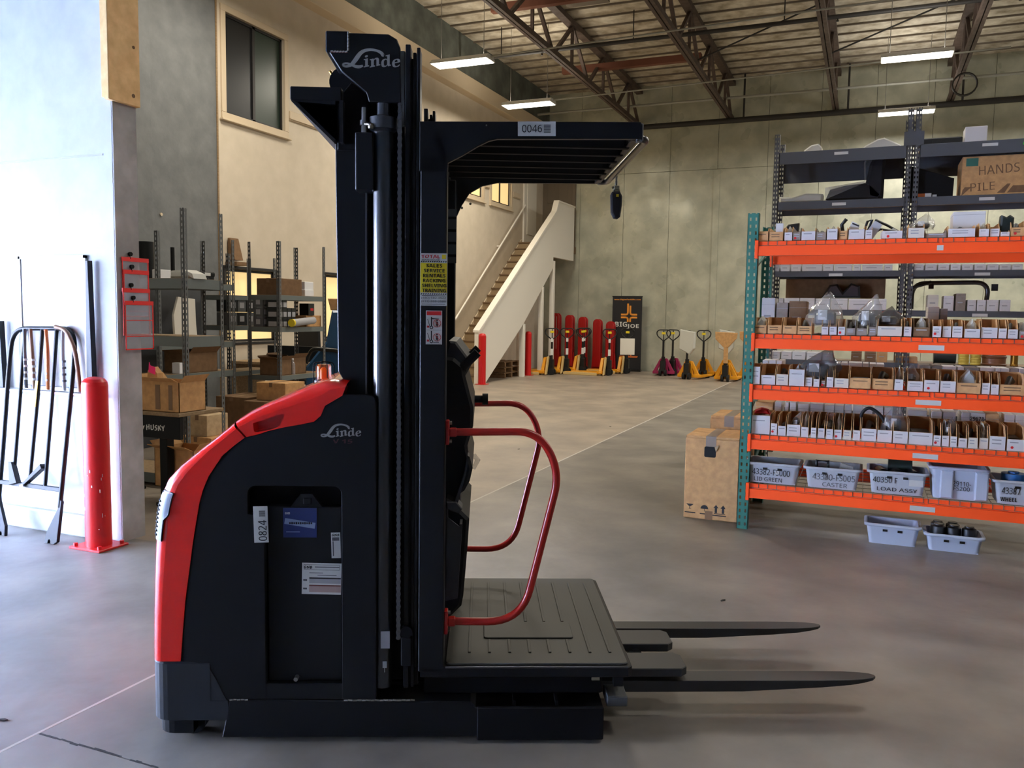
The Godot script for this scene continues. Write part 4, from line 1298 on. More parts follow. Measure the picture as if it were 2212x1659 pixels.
# slotted angle upright: two thin flanges with real slots
func slotted(mb: MB, x: float, z: float, h: float, sx: float, sz: float, wide := .04, pitch := .05) -> void:
	var th := .003
	for axis in 2:
		var y := 0.0
		while y < h:
			var y1 := minf(y + pitch, h)
			var band := pitch * .45
			var a0 := wide * .36
			var a1 := wide * .64
			for q in [[0.0, wide, y, minf(y + band, h)], [0.0, a0, y + band, y1], [a1, wide, y + band, y1]]:
				if q[3] <= q[2]:
					continue
				if axis == 0:
					mb.box(x + sx * q[0], q[2], z, x + sx * q[1], q[3], z + sz * th)
				else:
					mb.box(x, q[2], z + sz * q[0], x + sx * th, q[3], z + sz * q[1])
			y = y1

func shelf_unit(called: String, label: String, x0: float, x1: float, z0: float, z1: float, h: float, levels: Array, beam := .055) -> Node3D:
	# x0<x1, z0<z1
	var t := thing(called, label, "shelving", V(x0, 0, z0), 0.0, "grey slotted steel shelving")
	var w := x1 - x0
	var d := z1 - z0
	for q in [[0, 0, 1, 1], [w, 0, -1, 1], [0, d, 1, -1], [w, d, -1, -1]]:
		var m := MB.new()
		slotted(m, q[0], q[1], h, q[2], q[3])
		part(t, "upright", m, M.shelf_grey)
	for y in levels:
		var s := Node3D.new()
		s.name = "shelf"
		t.add_child(s, true)
		part(s, "deck", MB.new().box(.006, y - .015, .006, w - .006, y, d - .006, .002), M.wood_shelf)
		for zz in [.004, d - .008]:
			part(s, "beam", MB.new().box(.003, y - beam, zz, w - .003, y - .002, zz + .004), M.shelf_green_grey)
		for xx in [.004, w - .008]:
			part(s, "side_beam", MB.new().box(xx, y - beam, .003, xx + .004, y - .002, d - .003), M.shelf_green_grey)
	return t

# closed or open carton standing on y = lo.y
func carton(called: String, label: String, lo: Vector3, hi: Vector3, m: Material, style := "closed", group := "", turn := 0.0) -> Node3D:
	var c := (lo + hi) / 2
	var s := hi - lo
	var t := thing(called, label, "box", V(c.x, lo.y, c.z), turn, group)
	var hx := s.x / 2
	var hz := s.z / 2
	if style == "open":
		var th := .005
		part(t, "body", MB.new().box(-hx, 0, -hz, hx, th, hz).box(-hx, 0, -hz, -hx + th, s.y, hz).box(hx - th, 0, -hz, hx, s.y, hz).box(-hx, 0, -hz, hx, s.y, -hz + th).box(-hx, 0, hz - th, hx, s.y, hz), m)
		var fl := MB.new()
		var f := minf(hz, hx) * .7
		fl.prism([[hz, s.y], [hz + f * .75, s.y + f * .35], [hz + f * .75, s.y + f * .35 + .005], [hz, s.y + .005]], -hx + .01, hx - .01)
		var fo := part(t, "flap", fl, m)
		fo.transform = Transform3D(Basis(Vector3(0, 0, 1), Vector3(0, 1, 0), Vector3(-1, 0, 0)), V(0, 0, 0))
		part(t, "flap", MB.new().prism([[hx, s.y], [hx + f * .5, s.y + f * .55], [hx + f * .5 + .005, s.y + f * .55], [hx + .005, s.y]], -hz + .01, hz - .01), m)
		part(t, "flap", MB.new().prism([[-hx, s.y], [-hx - f * .5, s.y + f * .5], [-hx - f * .5 - .005, s.y + f * .5], [-hx - .005, s.y]], -hz + .01, hz - .01), m)
	else:
		part(t, "body", MB.new().box(-hx, 0, -hz, hx, s.y, hz, .004), m)
		if style == "closed":
			part(t, "tape", MB.new().box(-.022, s.y - .05, hz - .0005, .022, s.y + .001, hz + .001).box(-.022, s.y, -hz, .022, s.y + .0012, hz), M.tape_brown)
			part(t, "flap_seam", MB.new().box(-hx, s.y - .0006, -.001, hx, s.y + .0006, .001), M.cardboard_dark)
		elif style == "label":
			part(t, "label_card", MB.new().box(-hx * .25, s.y * .35, hz, hx * .15, s.y * .7, hz + .001), M.paper_white)
			part(t, "lid_line", MB.new().box(-hx - .0005, s.y * .82, -hz - .0005, hx + .0005, s.y * .82 + .0015, hz + .0005), M.print_grey)
	return t

func make_bay() -> void:
	shelf_unit("steel_shelving", "grey slotted shelving standing behind the black workbench and the cross wall", -6.75, -5.49, -6.10, -5.62, 2.48, [.12, 1.365, 1.875], .09)
	shelf_unit("steel_shelving", "grey slotted shelving with a wide lower beam, beside the concrete pilaster", -7.35, -6.87, -7.82, -6.66, 2.42, [.90, 1.24, 1.90], .07)
	shelf_unit("steel_shelving", "grey slotted shelving with product boxes in front of the office window", -6.86, -6.40, -8.95, -8.04, 2.42, [.10, .83, 1.41, 1.79], .06)
	shelf_unit("steel_shelving", "grey slotted shelving standing behind the shelving with product boxes", -7.75, -7.30, -9.1, -8.2, 2.3, [.83, 1.41, 1.79], .06)
	# workbench
	var wb := thing("workbench", "black workbench with wooden top standing under the grey shelving", "workbench", V(-5.5, 0, -5.29))
	part(wb, "top", MB.new().box(-.52, .745, -.25, .50, .775, .26, .004), M.wood_shelf)
	var fp := part(wb, "front_rail", MB.new().box(-.50, .56, .2, .49, .745, .24, .004), M.black_paint)
	letters(fp, "HUSKY", .20, .052, M.paper_white, V(.235, .645, .2415), Basis(), 800, "Droid Sans", true)
	part(fp, "emblem", MB.new().prism([[.07, .64], [.095, .672], [.088, .65], [.118, .655], [.098, .62], [.10, .64]], .24, .2415), M.paper_white)
	for x in [-.42, .27]:
		part(wb, "leg", MB.new().box(x - .04, 0.03, .12, x + .04, .56, .2, .004).box(x - .05, 0, -.22, x + .05, .03, .24, .004), M.black_paint)
	# on and around the bench
	var bx := carton("cardboard_box", "open brown cardboard box on the black workbench", V(-5.42, .775, -5.35), V(-5.02, 1.02, -5.06), M.cardboard, "open")
	part(bx, "tape", MB.new().box(-.05, .02, .146, .0, .22, .1475).box(.09, .02, .146, .13, .22, .1475), M.tape_brown)
	var mf := thing("paper_bundle", "crumpled brown paper with a pink tag in the open box on the workbench", "paper", V(-5.36, 1.02, -5.15))
	part(mf, "paper", MB.new().prism([[-.06, 0], [.06, -.02], [.05, .06], [.0, .11], [-.05, .08]], -.05, .05, .02), M.cardboard)
	part(mf, "pink_tag", MB.new().prism([[-.02, .07], [.05, .05], [.055, .11], [.0, .125], [-.01, .15]], .05, .053), M.pink_ribbon)
	carton("cardboard_box", "open brown cardboard box on the floor under the black workbench", V(-5.42, 0.13, -5.5), V(-5.0, .45, -5.18), M.cardboard, "open")
	# upper shelves of the unit over the bench
	var sh := thing("foam_sheet", "tall white bent foam sheet standing on the shelf beside the pilaster", "sheet", V(-6.93, 1.24, -7.08), PI / 2)
	part(sh, "panel", MB.new().prism([[-.13, .0], [-.15, .30], [-.08, .50], [.17, .48], [.18, .2], [.2, .02], [.05, 0]], -.03, .0, .003), M.box_cream)
	solo("tool_rod", "short black rod standing on the top shelf over the workbench", "rod", MB.new().box(-.012, 0, -.012, .012, .28, .012).box(-.012, 0, -.012, .06, .02, .012), M.black_rough, V(-5.75, 1.875, -5.75))
	solo("plastic_bag", "crumpled clear plastic bag on the top shelf over the workbench", "bag", MB.new().prism([[-.13, 0], [.14, 0], [.12, .045], [.02, .08], [-.12, .07]], -.1, .1, .02), M.film_white, V(-5.62, 1.875, -5.8))
	carton("paper_stack", "white stack of paper on the top shelf over the workbench", V(-6.99, 1.90, -6.98), V(-6.88, 2.02, -6.70), M.box_white, "plain")
	var tb := thing("tool_case", "black plastic tool case with two white labels on the shelf", "case", V(-7.05, 1.90, -7.3))
	part(tb, "body", MB.new().box(-.16, 0, -.22, .16, .12, .22, .015), M.plastic_black)
	part(tb, "lid", MB.new().box(-.165, .075, -.225, .165, .13, .225, .012), M.plastic_black)
	for z in [.1, -.1]:
		part(tb, "label_card", MB.new().box(.165, .085, z - .045, .167, .12, z + .045), M.paper_white)
	part(tb, "handle", MB.new().tube(rounded([V(.16, .05, .08), V(.2, .05, .08), V(.2, .05, -.08), V(.16, .05, -.08)], .03, 4), .01, 8), M.plastic_black)
	solo("cardboard_tube", "dark round tube standing on end beside the concrete wall", "tube", MB.new().lathe([[.0, 0], [.085, 0], [.085, 2.38], [.078, 2.38], [.078, 2.2], [0, 2.2]], V(0, 0, 0), 20), M.black_paint, V(-7.75, 0, -7.35))
	solo("dark_board", "large dark board standing behind the grey shelving", "board", MB.new().box(-.02, 0, -.8, .02, 1.85, .55), M.rack_grey, V(-7.62, 0, -7.3))
	for q in [[-6.99, .90, -7.02, -6.88, 1.02, -6.95, "box_white", "plain", "tiny white box on the wide lower beam"], [-7.25, .90, -7.55, -6.9, 1.12, -7.1, "cardboard_dark", "open", "open brown box on the lower shelf beside the pilaster"], [-6.8, 1.79, -8.55, -6.46, 1.99, -8.12, "cardboard_dark", "closed", "sealed brown box on the top shelf in front of the office window"], [-6.78, 1.79, -8.78, -6.45, 1.87, -8.6, "box_white", "plain", "white low box on the top shelf, under another"], [-6.7, 1.87, -8.8, -6.47, 1.97, -8.62, "box_white", "plain", "white small box stacked on the top shelf"], [-6.75, 1.41, -8.93, -6.45, 1.55, -8.62, "cardboard", "label", "long brown box with a white label on the middle shelf"], [-6.72, .83, -8.3, -6.43, 1.02, -8.07, "cardboard_dark", "open", "open brown box on the lower shelf near the upright"], [-6.8, .83, -8.62, -6.46, 1.03, -8.34, "cardboard_dark", "open", "open brown box behind the water bottle"], [-6.78, 1.0, -8.9, -6.6, 1.2, -8.8, "cardboard_pale", "plain", "pale box"]]:
		if q[8] == "pale box":
			continue
		carton("cardboard_box", q[8], V(q[0], q[1], q[2]), V(q[3], q[4], q[5]), M[q[6]], q[7])
	# product boxes, black above and white below
	var pb := 0
	for lay in 3:
		for i in 4:
			if lay == 2 and i > 1:
				continue
			var z := -8.1 - i * .082
			var o := thing("product_box", "small black and white product box stacked on the middle shelf", "box", V(-6.52, 1.41 + lay * .115, z), 0.0, "black and white product boxes")
			part(o, "body", MB.new().box(-.09, 0, -.038, .09, .112, .038, .002), M.part_black)
			part(o, "white_panel", MB.new().box(.09, .008, -.03, .0912, .065, .03).box(-.06, .008, .038, .06, .065, .0392), M.print_pale)
			pb += 1
	for i in 12:
		var o := thing("product_box", "grey product box stacked behind the black and white boxes", "box", V(-6.72, 1.41 + (i / 4) * .118, -8.10 - (i % 4) * .115), 0.0, "grey product boxes")
		part(o, "body", MB.new().box(-.07, 0, -.055, .07, .116, .055, .002), M.steel_grey if i % 3 else M.print_grey)
		part(o, "label_card", MB.new().box(.07, .03, -.03, .071, .09, .03).box(-.03, .03, .055, .03, .09, .056), M.print_pale)
	for i in 10:
		var o := thing("product_box", "dark product box on the rear shelving before the office window", "box", V(-7.42, 1.41 + (i / 5) * .17, -8.3 - (i % 5) * .16), 0.0, "dark product boxes")
		part(o, "body", MB.new().box(-.10, 0, -.075, .10, .165, .075, .002), M.part_black if i % 2 else M.steel_grey)
		part(o, "label_card", MB.new().box(.10, .05, -.04, .101, .12, .04), M.print_pale)
	var rb := thing("product_box", "black and red product box beside the pale upright labels", "box", V(-6.5, 1.55, -8.7))
	part(rb, "body", MB.new().box(-.07, 0, -.06, .07, .15, .06, .002), M.part_black)
	part(rb, "red_print", MB.new().box(.07, .06, -.04, .0712, .09, .02), M.print_red_bold)
	var rl := thing("paper_roll", "rolled printed sheet with a yellow end on the middle shelf", "roll", V(-6.36, 1.46, -8.25))
	part(rl, "sheet", MB.new().rod(V(.02, 0, .05), V(-.02, .03, -.42), .045, 16), M.print_pale)
	part(rl, "yellow_end", MB.new().rod(V(.022, 0, .07), V(.018, .001, .04), .047, 16), M.sticker_yellow)
	var bt := thing("water_bottle", "clear water bottle standing on the lower shelf", "bottle", V(-6.44, .83, -8.33))
	part(bt, "body", MB.new().lathe([[.0, 0], [.03, .0], [.032, .01], [.032, .12], [.014, .165], [.014, .18], [0, .18]], V(0, 0, 0), 16), M.pouch_clear)
	part(bt, "cap", MB.new().lathe([[.015, .18], [.015, .196], [0, .196]], V(0, 0, 0), 12), M.box_white)
	# pieces behind the shelving
	var bl := thing("wrapped_machine", "blue machine wrapped in shiny film under a cardboard cap", "machine", V(-6.75, 0, -9.75))
	part(bl, "body", MB.new().prism([[-.42, .0], [.5, .0], [.5, .85], [.3, 1.1], [.25, 1.62], [-.02, 1.62], [-.1, 1.2], [-.38, .85]], -.3, .3, .03), M.wrap_blue)
	part(bl, "cardboard_cap", MB.new().prism([[-.06, 1.62], [.27, 1.62], [.30, 1.78], [-.1, 1.78]], -.2, .2, .01), M.cardboard)
	part(bl, "arm", MB.new().tube(rounded([V(-.36, .9, .34), V(-.28, 1.1, .34), V(.1, 1.08, .34), V(.2, .95, .34)], .08, 5), .03, 10), M.part_black)
	bl.rotation.y = .35
	var dk := thing("desk", "black desk with a wooden top in front of the cream office wall", "desk", V(-8.2, 0, -10.6))
	part(dk, "top", MB.new().box(-.9, .78, -.4, .9, .82, .4, .004), M.wood_shelf)
	part(dk, "modesty_panel", MB.new().box(-.2, .85, .3, .9, 1.08, .34, .004), M.black_paint)
	for x in [-.85, .85]:
		part(dk, "leg", MB.new().box(x - .04, 0, -.35, x + .04, .78, .35, .004), M.wood_shelf)
	for q in [[-6.84, 0.0, -8.0, -6.40, .62, -7.45, "cardboard_dark", "large brown box on the floor beside the shelving upright"], [-6.35, 0.0, -7.9, -5.75, .60, -7.35, "cardboard_dark", "large printed brown box on the floor behind the red truck hood"], [-6.3, .60, -7.85, -5.9, .80, -7.5, "cardboard", "smaller brown box stacked on the large printed box"], [-6.25, 0.0, -6.7, -5.85, .35, -6.3, "cardboard", "brown box on the floor between the shelving units, lower of two"], [-6.2, .35, -6.65, -5.95, .56, -6.35, "cardboard_pale", "small pale brown box stacked between the shelving units"], [-5.85, 0.0, -6.15, -5.4, .30, -5.8, "cardboard", "flat brown box on the floor behind the workbench"]]:
		var cbx := carton("cardboard_box", q[7], V(q[0], q[1], q[2]), V(q[3], q[4], q[5]), M[q[6]], "closed")
		if q[7].begins_with("large printed"):
			letters(cbx, "DefendA", .36, .07, M.ink, V(-.05, .40, .276), Basis(), 800)
	for q in [[-8.4, -11.1, "dark grey office chair back by the lit window"], [-7.9, -11.6, "black office chair back beside the cream wall"]]:
		var ch := thing("office_chair", q[2], "chair", V(q[0], 0, q[1]))
		part(ch, "seat", MB.new().box(-.24, .44, -.24, .24, .52, .24, .03), M.fabric_black)
		part(ch, "backrest", MB.new().prism([[-.24, .0], [.24, .0], [.21, .7], [.1, .76], [-.1, .76], [-.21, .7]], -.03, .03, .02), M.fabric_black).position = V(0, .62, -.2)
		part(ch, "stem", MB.new().rod(V(0, .08, 0), V(0, .44, 0), .03, 10).box(-.03, .5, -.24, .03, .7, -.2), M.part_black)
		for k in 5:
			var a := TAU * k / 5
			part(ch, "leg", MB.new().tube([V(0, .09, 0), V(cos(a) * .28, .05, sin(a) * .28)], .02, 6).rod(V(cos(a) * .28 - .015, .03, sin(a) * .28), V(cos(a) * .28 + .015, .03, sin(a) * .28), .03, 8), M.part_black)
	solo("wall_bracket", "tan cardboard piece on a small dark wall bracket at the end of the concrete wall", "bracket", MB.new().prism([[.0, .08], [.14, .08], [.05, .42], [0, .42]], -.1, .1, .01).box(0, 0, -.15, .22, .05, .15), M.cardboard_dark, V(-9.18, 2.3, -10.4))

const BINS := {
	"top": [2.160, [[-0.798, -0.696, 0.069, 0.101, "c"], [-0.692, -0.591, 0.066, 0.099, "c"], [-0.585, -0.527, 0.061, 0.106, "w"], [-0.524, -0.469, 0.056, 0.095, "g"], [-0.466, -0.368, 0.064, 0.093, "w"], [-0.365, -0.296, 0.055, 0.087, "g"], [-0.293, -0.219, 0.077, 0.098, "w"], [-0.215, -0.154, 0.062, 0.090, "c"], [-0.148, -0.042, 0.069, 0.094, "w"], [-0.039, 0.009, 0.064, 0.098, "w"], [0.069, 0.202, 0.054, 0.075, "w"], [0.234, 0.338, 0.069, 0.099, "r"], [0.341, 0.477, 0.030, 0.058, "g"], [0.480, 0.646, 0.058, 0.082, "w"], [0.666, 0.728, 0.052, 0.094, "w"], [0.731, 0.791, 0.053, 0.092, "w"], [0.793, 0.850, 0.030, 0.050, "w"], [0.852, 0.940, 0.056, 0.106, "c"]]],
	"second": [1.480, [[-0.785, -0.682, 0.061, 0.119, "c"], [-0.679, -0.574, 0.063, 0.121, "c"], [-0.570, -0.470, 0.061, 0.122, "c"], [-0.467, -0.365, 0.060, 0.120, "c"], [-0.301, -0.251, 0.059, 0.116, "w"], [-0.248, -0.195, 0.060, 0.117, "w"], [-0.189, -0.139, 0.061, 0.117, "w"], [-0.136, -0.069, 0.052, 0.112, "g"], [-0.066, 0.007, 0.051, 0.103, "g"], [0.013, 0.067, 0.062, 0.114, "g"], [0.070, 0.231, 0.070, 0.122, "r"], [0.240, 0.292, 0.069, 0.131, "w"], [0.301, 0.402, 0.065, 0.129, "d"], [0.419, 0.476, 0.076, 0.121, "w"], [0.482, 0.538, 0.077, 0.122, "w"], [0.541, 0.606, 0.078, 0.123, "w"], [0.614, 0.711, 0.061, 0.118, "w"], [0.714, 0.815, 0.073, 0.129, "w"], [0.818, 0.869, 0.068, 0.127, "w"], [0.872, 0.933, 0.063, 0.128, "w"], [0.938, 0.992, 0.055, 0.104, "g"]]],
	"third": [1.100, [[-0.798, -0.714, 0.132, 0.142, "w"], [-0.711, -0.605, 0.071, 0.142, "w"], [-0.602, -0.513, 0.082, 0.142, "r"], [-0.510, -0.400, 0.123, 0.146, "w"], [-0.397, -0.346, 0.066, 0.146, "w"], [-0.340, -0.295, 0.058, 0.141, "w"], [-0.289, -0.254, 0.053, 0.139, "d"], [-0.251, -0.201, 0.075, 0.138, "w"], [-0.198, -0.099, 0.069, 0.148, "r"], [-0.095, 0.048, 0.077, 0.142, "c"], [0.051, 0.195, 0.077, 0.145, "c"], [0.198, 0.257, 0.078, 0.146, "w"], [0.280, 0.382, 0.070, 0.143, "w"], [0.385, 0.483, 0.081, 0.147, "w"], [0.486, 0.585, 0.079, 0.145, "w"], [0.587, 0.735, 0.072, 0.144, "c"], [0.738, 0.790, 0.077, 0.142, "w"], [0.793, 0.842, 0.070, 0.141, "w"], [0.844, 0.995, 0.071, 0.142, "c"]]],
	"fourth": [0.725, [[-0.781, -0.630, 0.141, 0.152, "w"], [-0.626, -0.577, 0.088, 0.145, "w"], [-0.574, -0.515, 0.074, 0.148, "w"], [-0.511, -0.414, 0.087, 0.153, "w"], [-0.411, -0.356, 0.075, 0.155, "w"], [-0.343, -0.302, 0.075, 0.158, "w"], [-0.295, -0.245, 0.072, 0.158, "w"], [-0.238, -0.188, 0.073, 0.158, "w"], [-0.185, -0.129, 0.070, 0.158, "w"], [-0.122, -0.064, 0.071, 0.159, "r"], [-0.057, -0.005, 0.075, 0.159, "w"], [-0.002, 0.101, 0.090, 0.161, "w"], [0.104, 0.203, 0.087, 0.158, "w"], [0.206, 0.304, 0.088, 0.161, "w"], [0.306, 0.461, 0.087, 0.166, "w"], [0.463, 0.512, 0.074, 0.156, "w"], [0.515, 0.563, 0.075, 0.156, "w"], [0.566, 0.611, 0.075, 0.156, "w"], [0.617, 0.673, 0.066, 0.147, "w"], [0.676, 0.737, 0.074, 0.151, "r"], [0.743, 0.800, 0.075, 0.152, "r"], [0.803, 0.901, 0.094, 0.161, "w"], [0.907, 1.014, 0.080, 0.159, "w"]]],
}
const BEHIND := [[-0.797, -0.661, 0.198, "c"], [-0.650, -0.597, 0.204, "w"], [-0.569, -0.541, 0.204, "w"], [-0.534, -0.485, 0.207, "w"], [-0.471, -0.391, 0.200, "w"], [-0.381, -0.285, 0.205, "w"], [-0.275, -0.204, 0.200, "w"], [-0.201, -0.134, 0.200, "w"], [-0.127, -0.080, 0.207, "w"], [-0.070, -0.001, 0.204, "w"], [0.002, 0.071, 0.204, "w"], [0.087, 0.146, 0.202, "w"], [0.149, 0.210, 0.205, "w"], [0.315, 0.447, 0.196, "w"], [0.475, 0.546, 0.193, "w"], [0.552, 0.637, 0.194, "w"], [0.674, 0.728, 0.197, "w"], [0.731, 0.829, 0.199, "t"], [0.832, 0.915, 0.197, "c"], [0.950, 1.014, 0.197, "w"], [1.017, 1.083, 0.198, "w"]]
const BEHIND2 := [[-0.779, -0.676, 0.274, "w"], [-0.665, -0.577, 0.238, "g"], [-0.570, -0.439, 0.250, "d"], [0.412, 0.489, 0.216, "r"], [0.495, 0.544, 0.203, "g"]]
const BEHIND3 := [[-0.756, -0.710, 0.159, "w"], [-0.703, -0.653, 0.161, "w"], [-0.646, -0.600, 0.159, "w"], [-0.205, -0.178, 0.156, "w"], [-0.171, -0.125, 0.158, "w"], [-0.118, -0.019, 0.161, "w"], [-0.016, 0.027, 0.160, "w"], [0.033, 0.079, 0.158, "w"], [0.082, 0.137, 0.157, "w"], [0.375, 0.453, 0.161, "g"], [0.459, 0.527, 0.164, "g"], [0.533, 0.621, 0.157, "w"], [0.630, 0.673, 0.156, "w"], [0.676, 0.771, 0.152, "g"], [0.777, 0.866, 0.156, "w"], [0.872, 0.904, 0.158, "w"], [0.907, 0.962, 0.157, "w"], [0.965, 1.020, 0.159, "g"], [1.023, 1.066, 0.158, "w"]]
const DARK_A := [[-0.993, -0.929, 0.078, "w"], [-0.919, -0.816, 0.077, "w"], [-0.806, -0.699, 0.075, "w"], [-0.690, -0.479, 0.074, "w"], [-0.469, -0.365, 0.072, "w"], [-0.356, -0.174, 0.071, "w"], [-0.165, -0.086, 0.069, "w"], [-0.077, 0.132, 0.068, "w"], [0.141, 0.226, 0.066, "w"], [0.333, 0.421, 0.069, "w"], [0.430, 0.526, 0.068, "w"], [0.535, 0.648, 0.067, "w"], [0.656, 0.763, 0.065, "w"], [0.772, 0.869, 0.064, "w"], [0.878, 0.983, 0.063, "w"], [0.991, 1.099, 0.062, "w"], [1.107, 1.210, 0.061, "w"], [1.218, 1.320, 0.060, "w"], [1.328, 1.425, 0.059, "w"]]
const DARK_B := [[-0.924, -0.870, 0.123, "w"], [-0.865, -0.703, 0.124, "w"], [-0.698, -0.539, 0.125, "w"], [-0.534, -0.387, 0.120, "w"], [-0.373, -0.199, 0.121, "w"], [-0.195, 0.049, 0.118, "w"], [0.054, 0.185, 0.119, "w"], [0.575, 0.683, 0.165, "r"], [0.726, 0.824, 0.156, "w"], [0.837, 0.934, 0.180, "g"], [0.947, 1.031, 0.115, "w"], [1.035, 1.118, 0.115, "w"], [1.122, 1.233, 0.116, "w"], [1.238, 1.339, 0.117, "w"]]
const DARK_C := [[-0.991, -0.881, 0.083, "w"], [-0.876, -0.758, 0.086, "w"], [-0.753, -0.611, 0.091, "w"], [-0.607, -0.443, 0.085, "w"], [-0.438, -0.324, 0.084, "w"], [-0.146, -0.034, 0.104, "d"], [-0.007, 0.108, 0.103, "d"], [0.112, 0.221, 0.126, "c"], [0.293, 0.515, 0.065, "c"]]
const DARK_D := [[-0.985, -0.756, 0.130, "r"], [-0.746, -0.638, 0.129, "r"], [-0.628, -0.411, 0.132, "r"], [-0.382, -0.292, 0.132, "r"], [-0.277, -0.057, 0.130, "r"], [-0.048, 0.159, 0.127, "r"], [0.168, 0.237, 0.130, "r"], [0.327, 0.425, 0.129, "w"], [0.456, 0.545, 0.126, "c"], [0.549, 0.628, 0.121, "c"], [0.707, 0.772, 0.129, "w"], [0.823, 0.973, 0.138, "w"], [0.998, 1.040, 0.135, "w"], [1.049, 1.116, 0.129, "w"], [1.166, 1.228, 0.140, "w"], [1.270, 1.510, 0.127, "r"]]

# a plate with rows of real holes: from (a0,y0) to (a1,y1) in the plane z, thickness th
func holed(mb: MB, x0: float, x1: float, y0: float, y1: float, z: float, th: float, cols: int, pitch: float, hw: float, hh: float) -> void:
	var y := y0
	var w := x1 - x0
	while y < y1 - .001:
		var ye := minf(y + pitch, y1)
		mb.box(x0, y, z - th, x1, minf(ye, y + pitch - hh), z)
		if ye > y + pitch - hh:
			var prev := x0
			for c in cols:
				var cx := x0 + w * (c + .5) / cols
				mb.box(prev, y + pitch - hh, z - th, cx - hw / 2, ye, z)
				prev = cx + hw / 2
			mb.box(prev, y + pitch - hh, z - th, x1, ye, z)
		y = ye

func rack_upright(mb: MB, x: float, z: float, h: float, w: float, d: float, s: float, cols: int) -> void:
	# C section: holed face towards s*z, holed flanges backwards
	holed(mb, x, x + w, 0, h, z if s > 0 else z + .003, .003, cols, .0508, .012, .024)
	var keep := mb.xf
	mb.xf = keep * Transform3D(Basis(Vector3(0, 0, -s), Vector3(0, 1, 0), Vector3(s, 0, 0)), V(x, 0, z))
	holed(mb, 0, d, 0, h, .003, .003, 1, .0508, .012, .02)
	mb.xf = keep * Transform3D(Basis(Vector3(0, 0, -s), Vector3(0, 1, 0), Vector3(s, 0, 0)), V(x + w, 0, z))
	holed(mb, 0, d, 0, h, .0, .003, 1, .0508, .012, .02)
	mb.xf = keep

var BM := {}
func bin_mesh(w: float, fh: float, bh: float, d: float) -> MB:
	var t := .004
	var m := MB.new()
	m.box(0, 0, -d, w, t, 0)
	m.box(0, t, -d, w, bh, -d + t)
	for x in [0.0, w - t]:
		m.xf = Transform3D(Basis(Vector3(0, 0, -1), Vector3(0, 1, 0), Vector3(1, 0, 0)), V(x, 0, 0))
		m.prism([[0.0, 0.0], [d, 0.0], [d, bh], [minf(.06, d * .3), bh], [0.0, fh]], 0, t)
	m.xf = Transform3D()
	m.box(0, 0, -t, w, fh, 0)
	return m

const BIN_MAT := {"c": "cardboard", "w": "box_white", "r": "box_cream", "g": "cardboard_grey", "d": "cardboard_dark", "t": "box_white"}
const BIN_WORD := {"c": "brown cardboard", "w": "white fronted", "r": "cream fronted", "g": "grey brown", "d": "dark brown", "t": "white"}

func stock_bin(shelf: String, y: float, row: Array, zf: float, d: float, k: int) -> void:
	var w: float = row[1] - row[0] - .003
	var fh: float = row[2]
	var bh: float = maxf(row[3], fh + .004)
	var kind: String = row[4]
	var t := thing("stock_bin", "%s open stock bin on the %s orange shelf" % [BIN_WORD[kind], shelf], "bin", V(row[0], y, zf + rng.randf_range(-.012, .008)), rng.randf_range(-.008, .008), "stock bins on the %s orange shelf" % shelf)
	var body: Material = M.cardboard if kind != "g" else M.cardboard_grey
	if kind == "d":
		body = M.cardboard_dark
	part(t, "tray", bin_mesh(w, fh, bh, d), body)
	if kind in ["w", "r"]:
		part(t, "front_label", MB.new().box(.001, .001, 0, w - .001, fh - .001, .0015), M[BIN_MAT[kind]])
	var pr := MB.new()
	var lines := 1 + k % 2
	for i in lines:
		var yy := fh * (.72 - i * .26)
		pr.box(w * .16, yy - .003, .0015, w * (.84 - .1 * (k % 3)), yy + .004, .0022)
	part(t, "print", pr, M.print_pale if kind != "c" else M.cardboard_dark)
	if k % 7 == 3:
		part(t, "red_dot", MB.new().rod(V(w * .3, fh * .3, .001), V(w * .3, fh * .3, .0026), .009, 12), M.print_red_bold)
	# what lies in it
	var c := MB.new()
	var cm: Material
	match k % 4:
		0:
			c.box(.012, .004, -d * .8, w - .012, bh * .5, -.05, .01)
			cm = M.part_black
		1:
			c.tube([V(w * .3, .02, -.08), V(w * .5, bh * .75, -d * .4), V(w * .7, bh * .55, -d * .8)], minf(.02, w * .2), 7)
			cm = M.steel_grey
		2:
			c.prism([[.01, .004], [w - .01, .004], [w * .8, bh * .8], [w * .55, bh * 1.08], [w * .25, bh * .7]], -d * .7, -.06, .012)
			cm = M.film_white
		_:
			c.box(.012, .004, -d * .7, w - .02, bh * .35, -.06, .006)
			cm = M.cardboard_dark
	part(t, "contents", c, cm)

func plain_box(label: String, group: String, x0: float, x1: float, y: float, h: float, zf: float, d: float, kind: String, mark := true) -> Node3D:
	var t := thing("stock_box", label, "box", V((x0 + x1) / 2, y, zf), 0.0, group)
	var w := (x1 - x0) / 2
	part(t, "body", MB.new().box(-w + .001, 0, -d, w - .001, h, 0, .002), M[BIN_MAT[kind]])
	part(t, "lid_line", MB.new().box(-w + .0005, h * .8, -d - .0005, w - .0005, h * .8 + .0015, .0006), M.print_pale)
	if mark:
		part(t, "print", MB.new().box(-w * .6, h * .45, 0, w * .4, h * .5 + .003, .001), M.print_pale)
	return t

func ring_path(w: float, d: float, r: float, y: float, k := 5) -> PackedVector3Array:
	var out := PackedVector3Array()
	for p in rrect(-w / 2, -d / 2, w / 2, d / 2, r, k):
		out.append(V(p.x, y, -p.y))
	out.append(out[0])
	return out

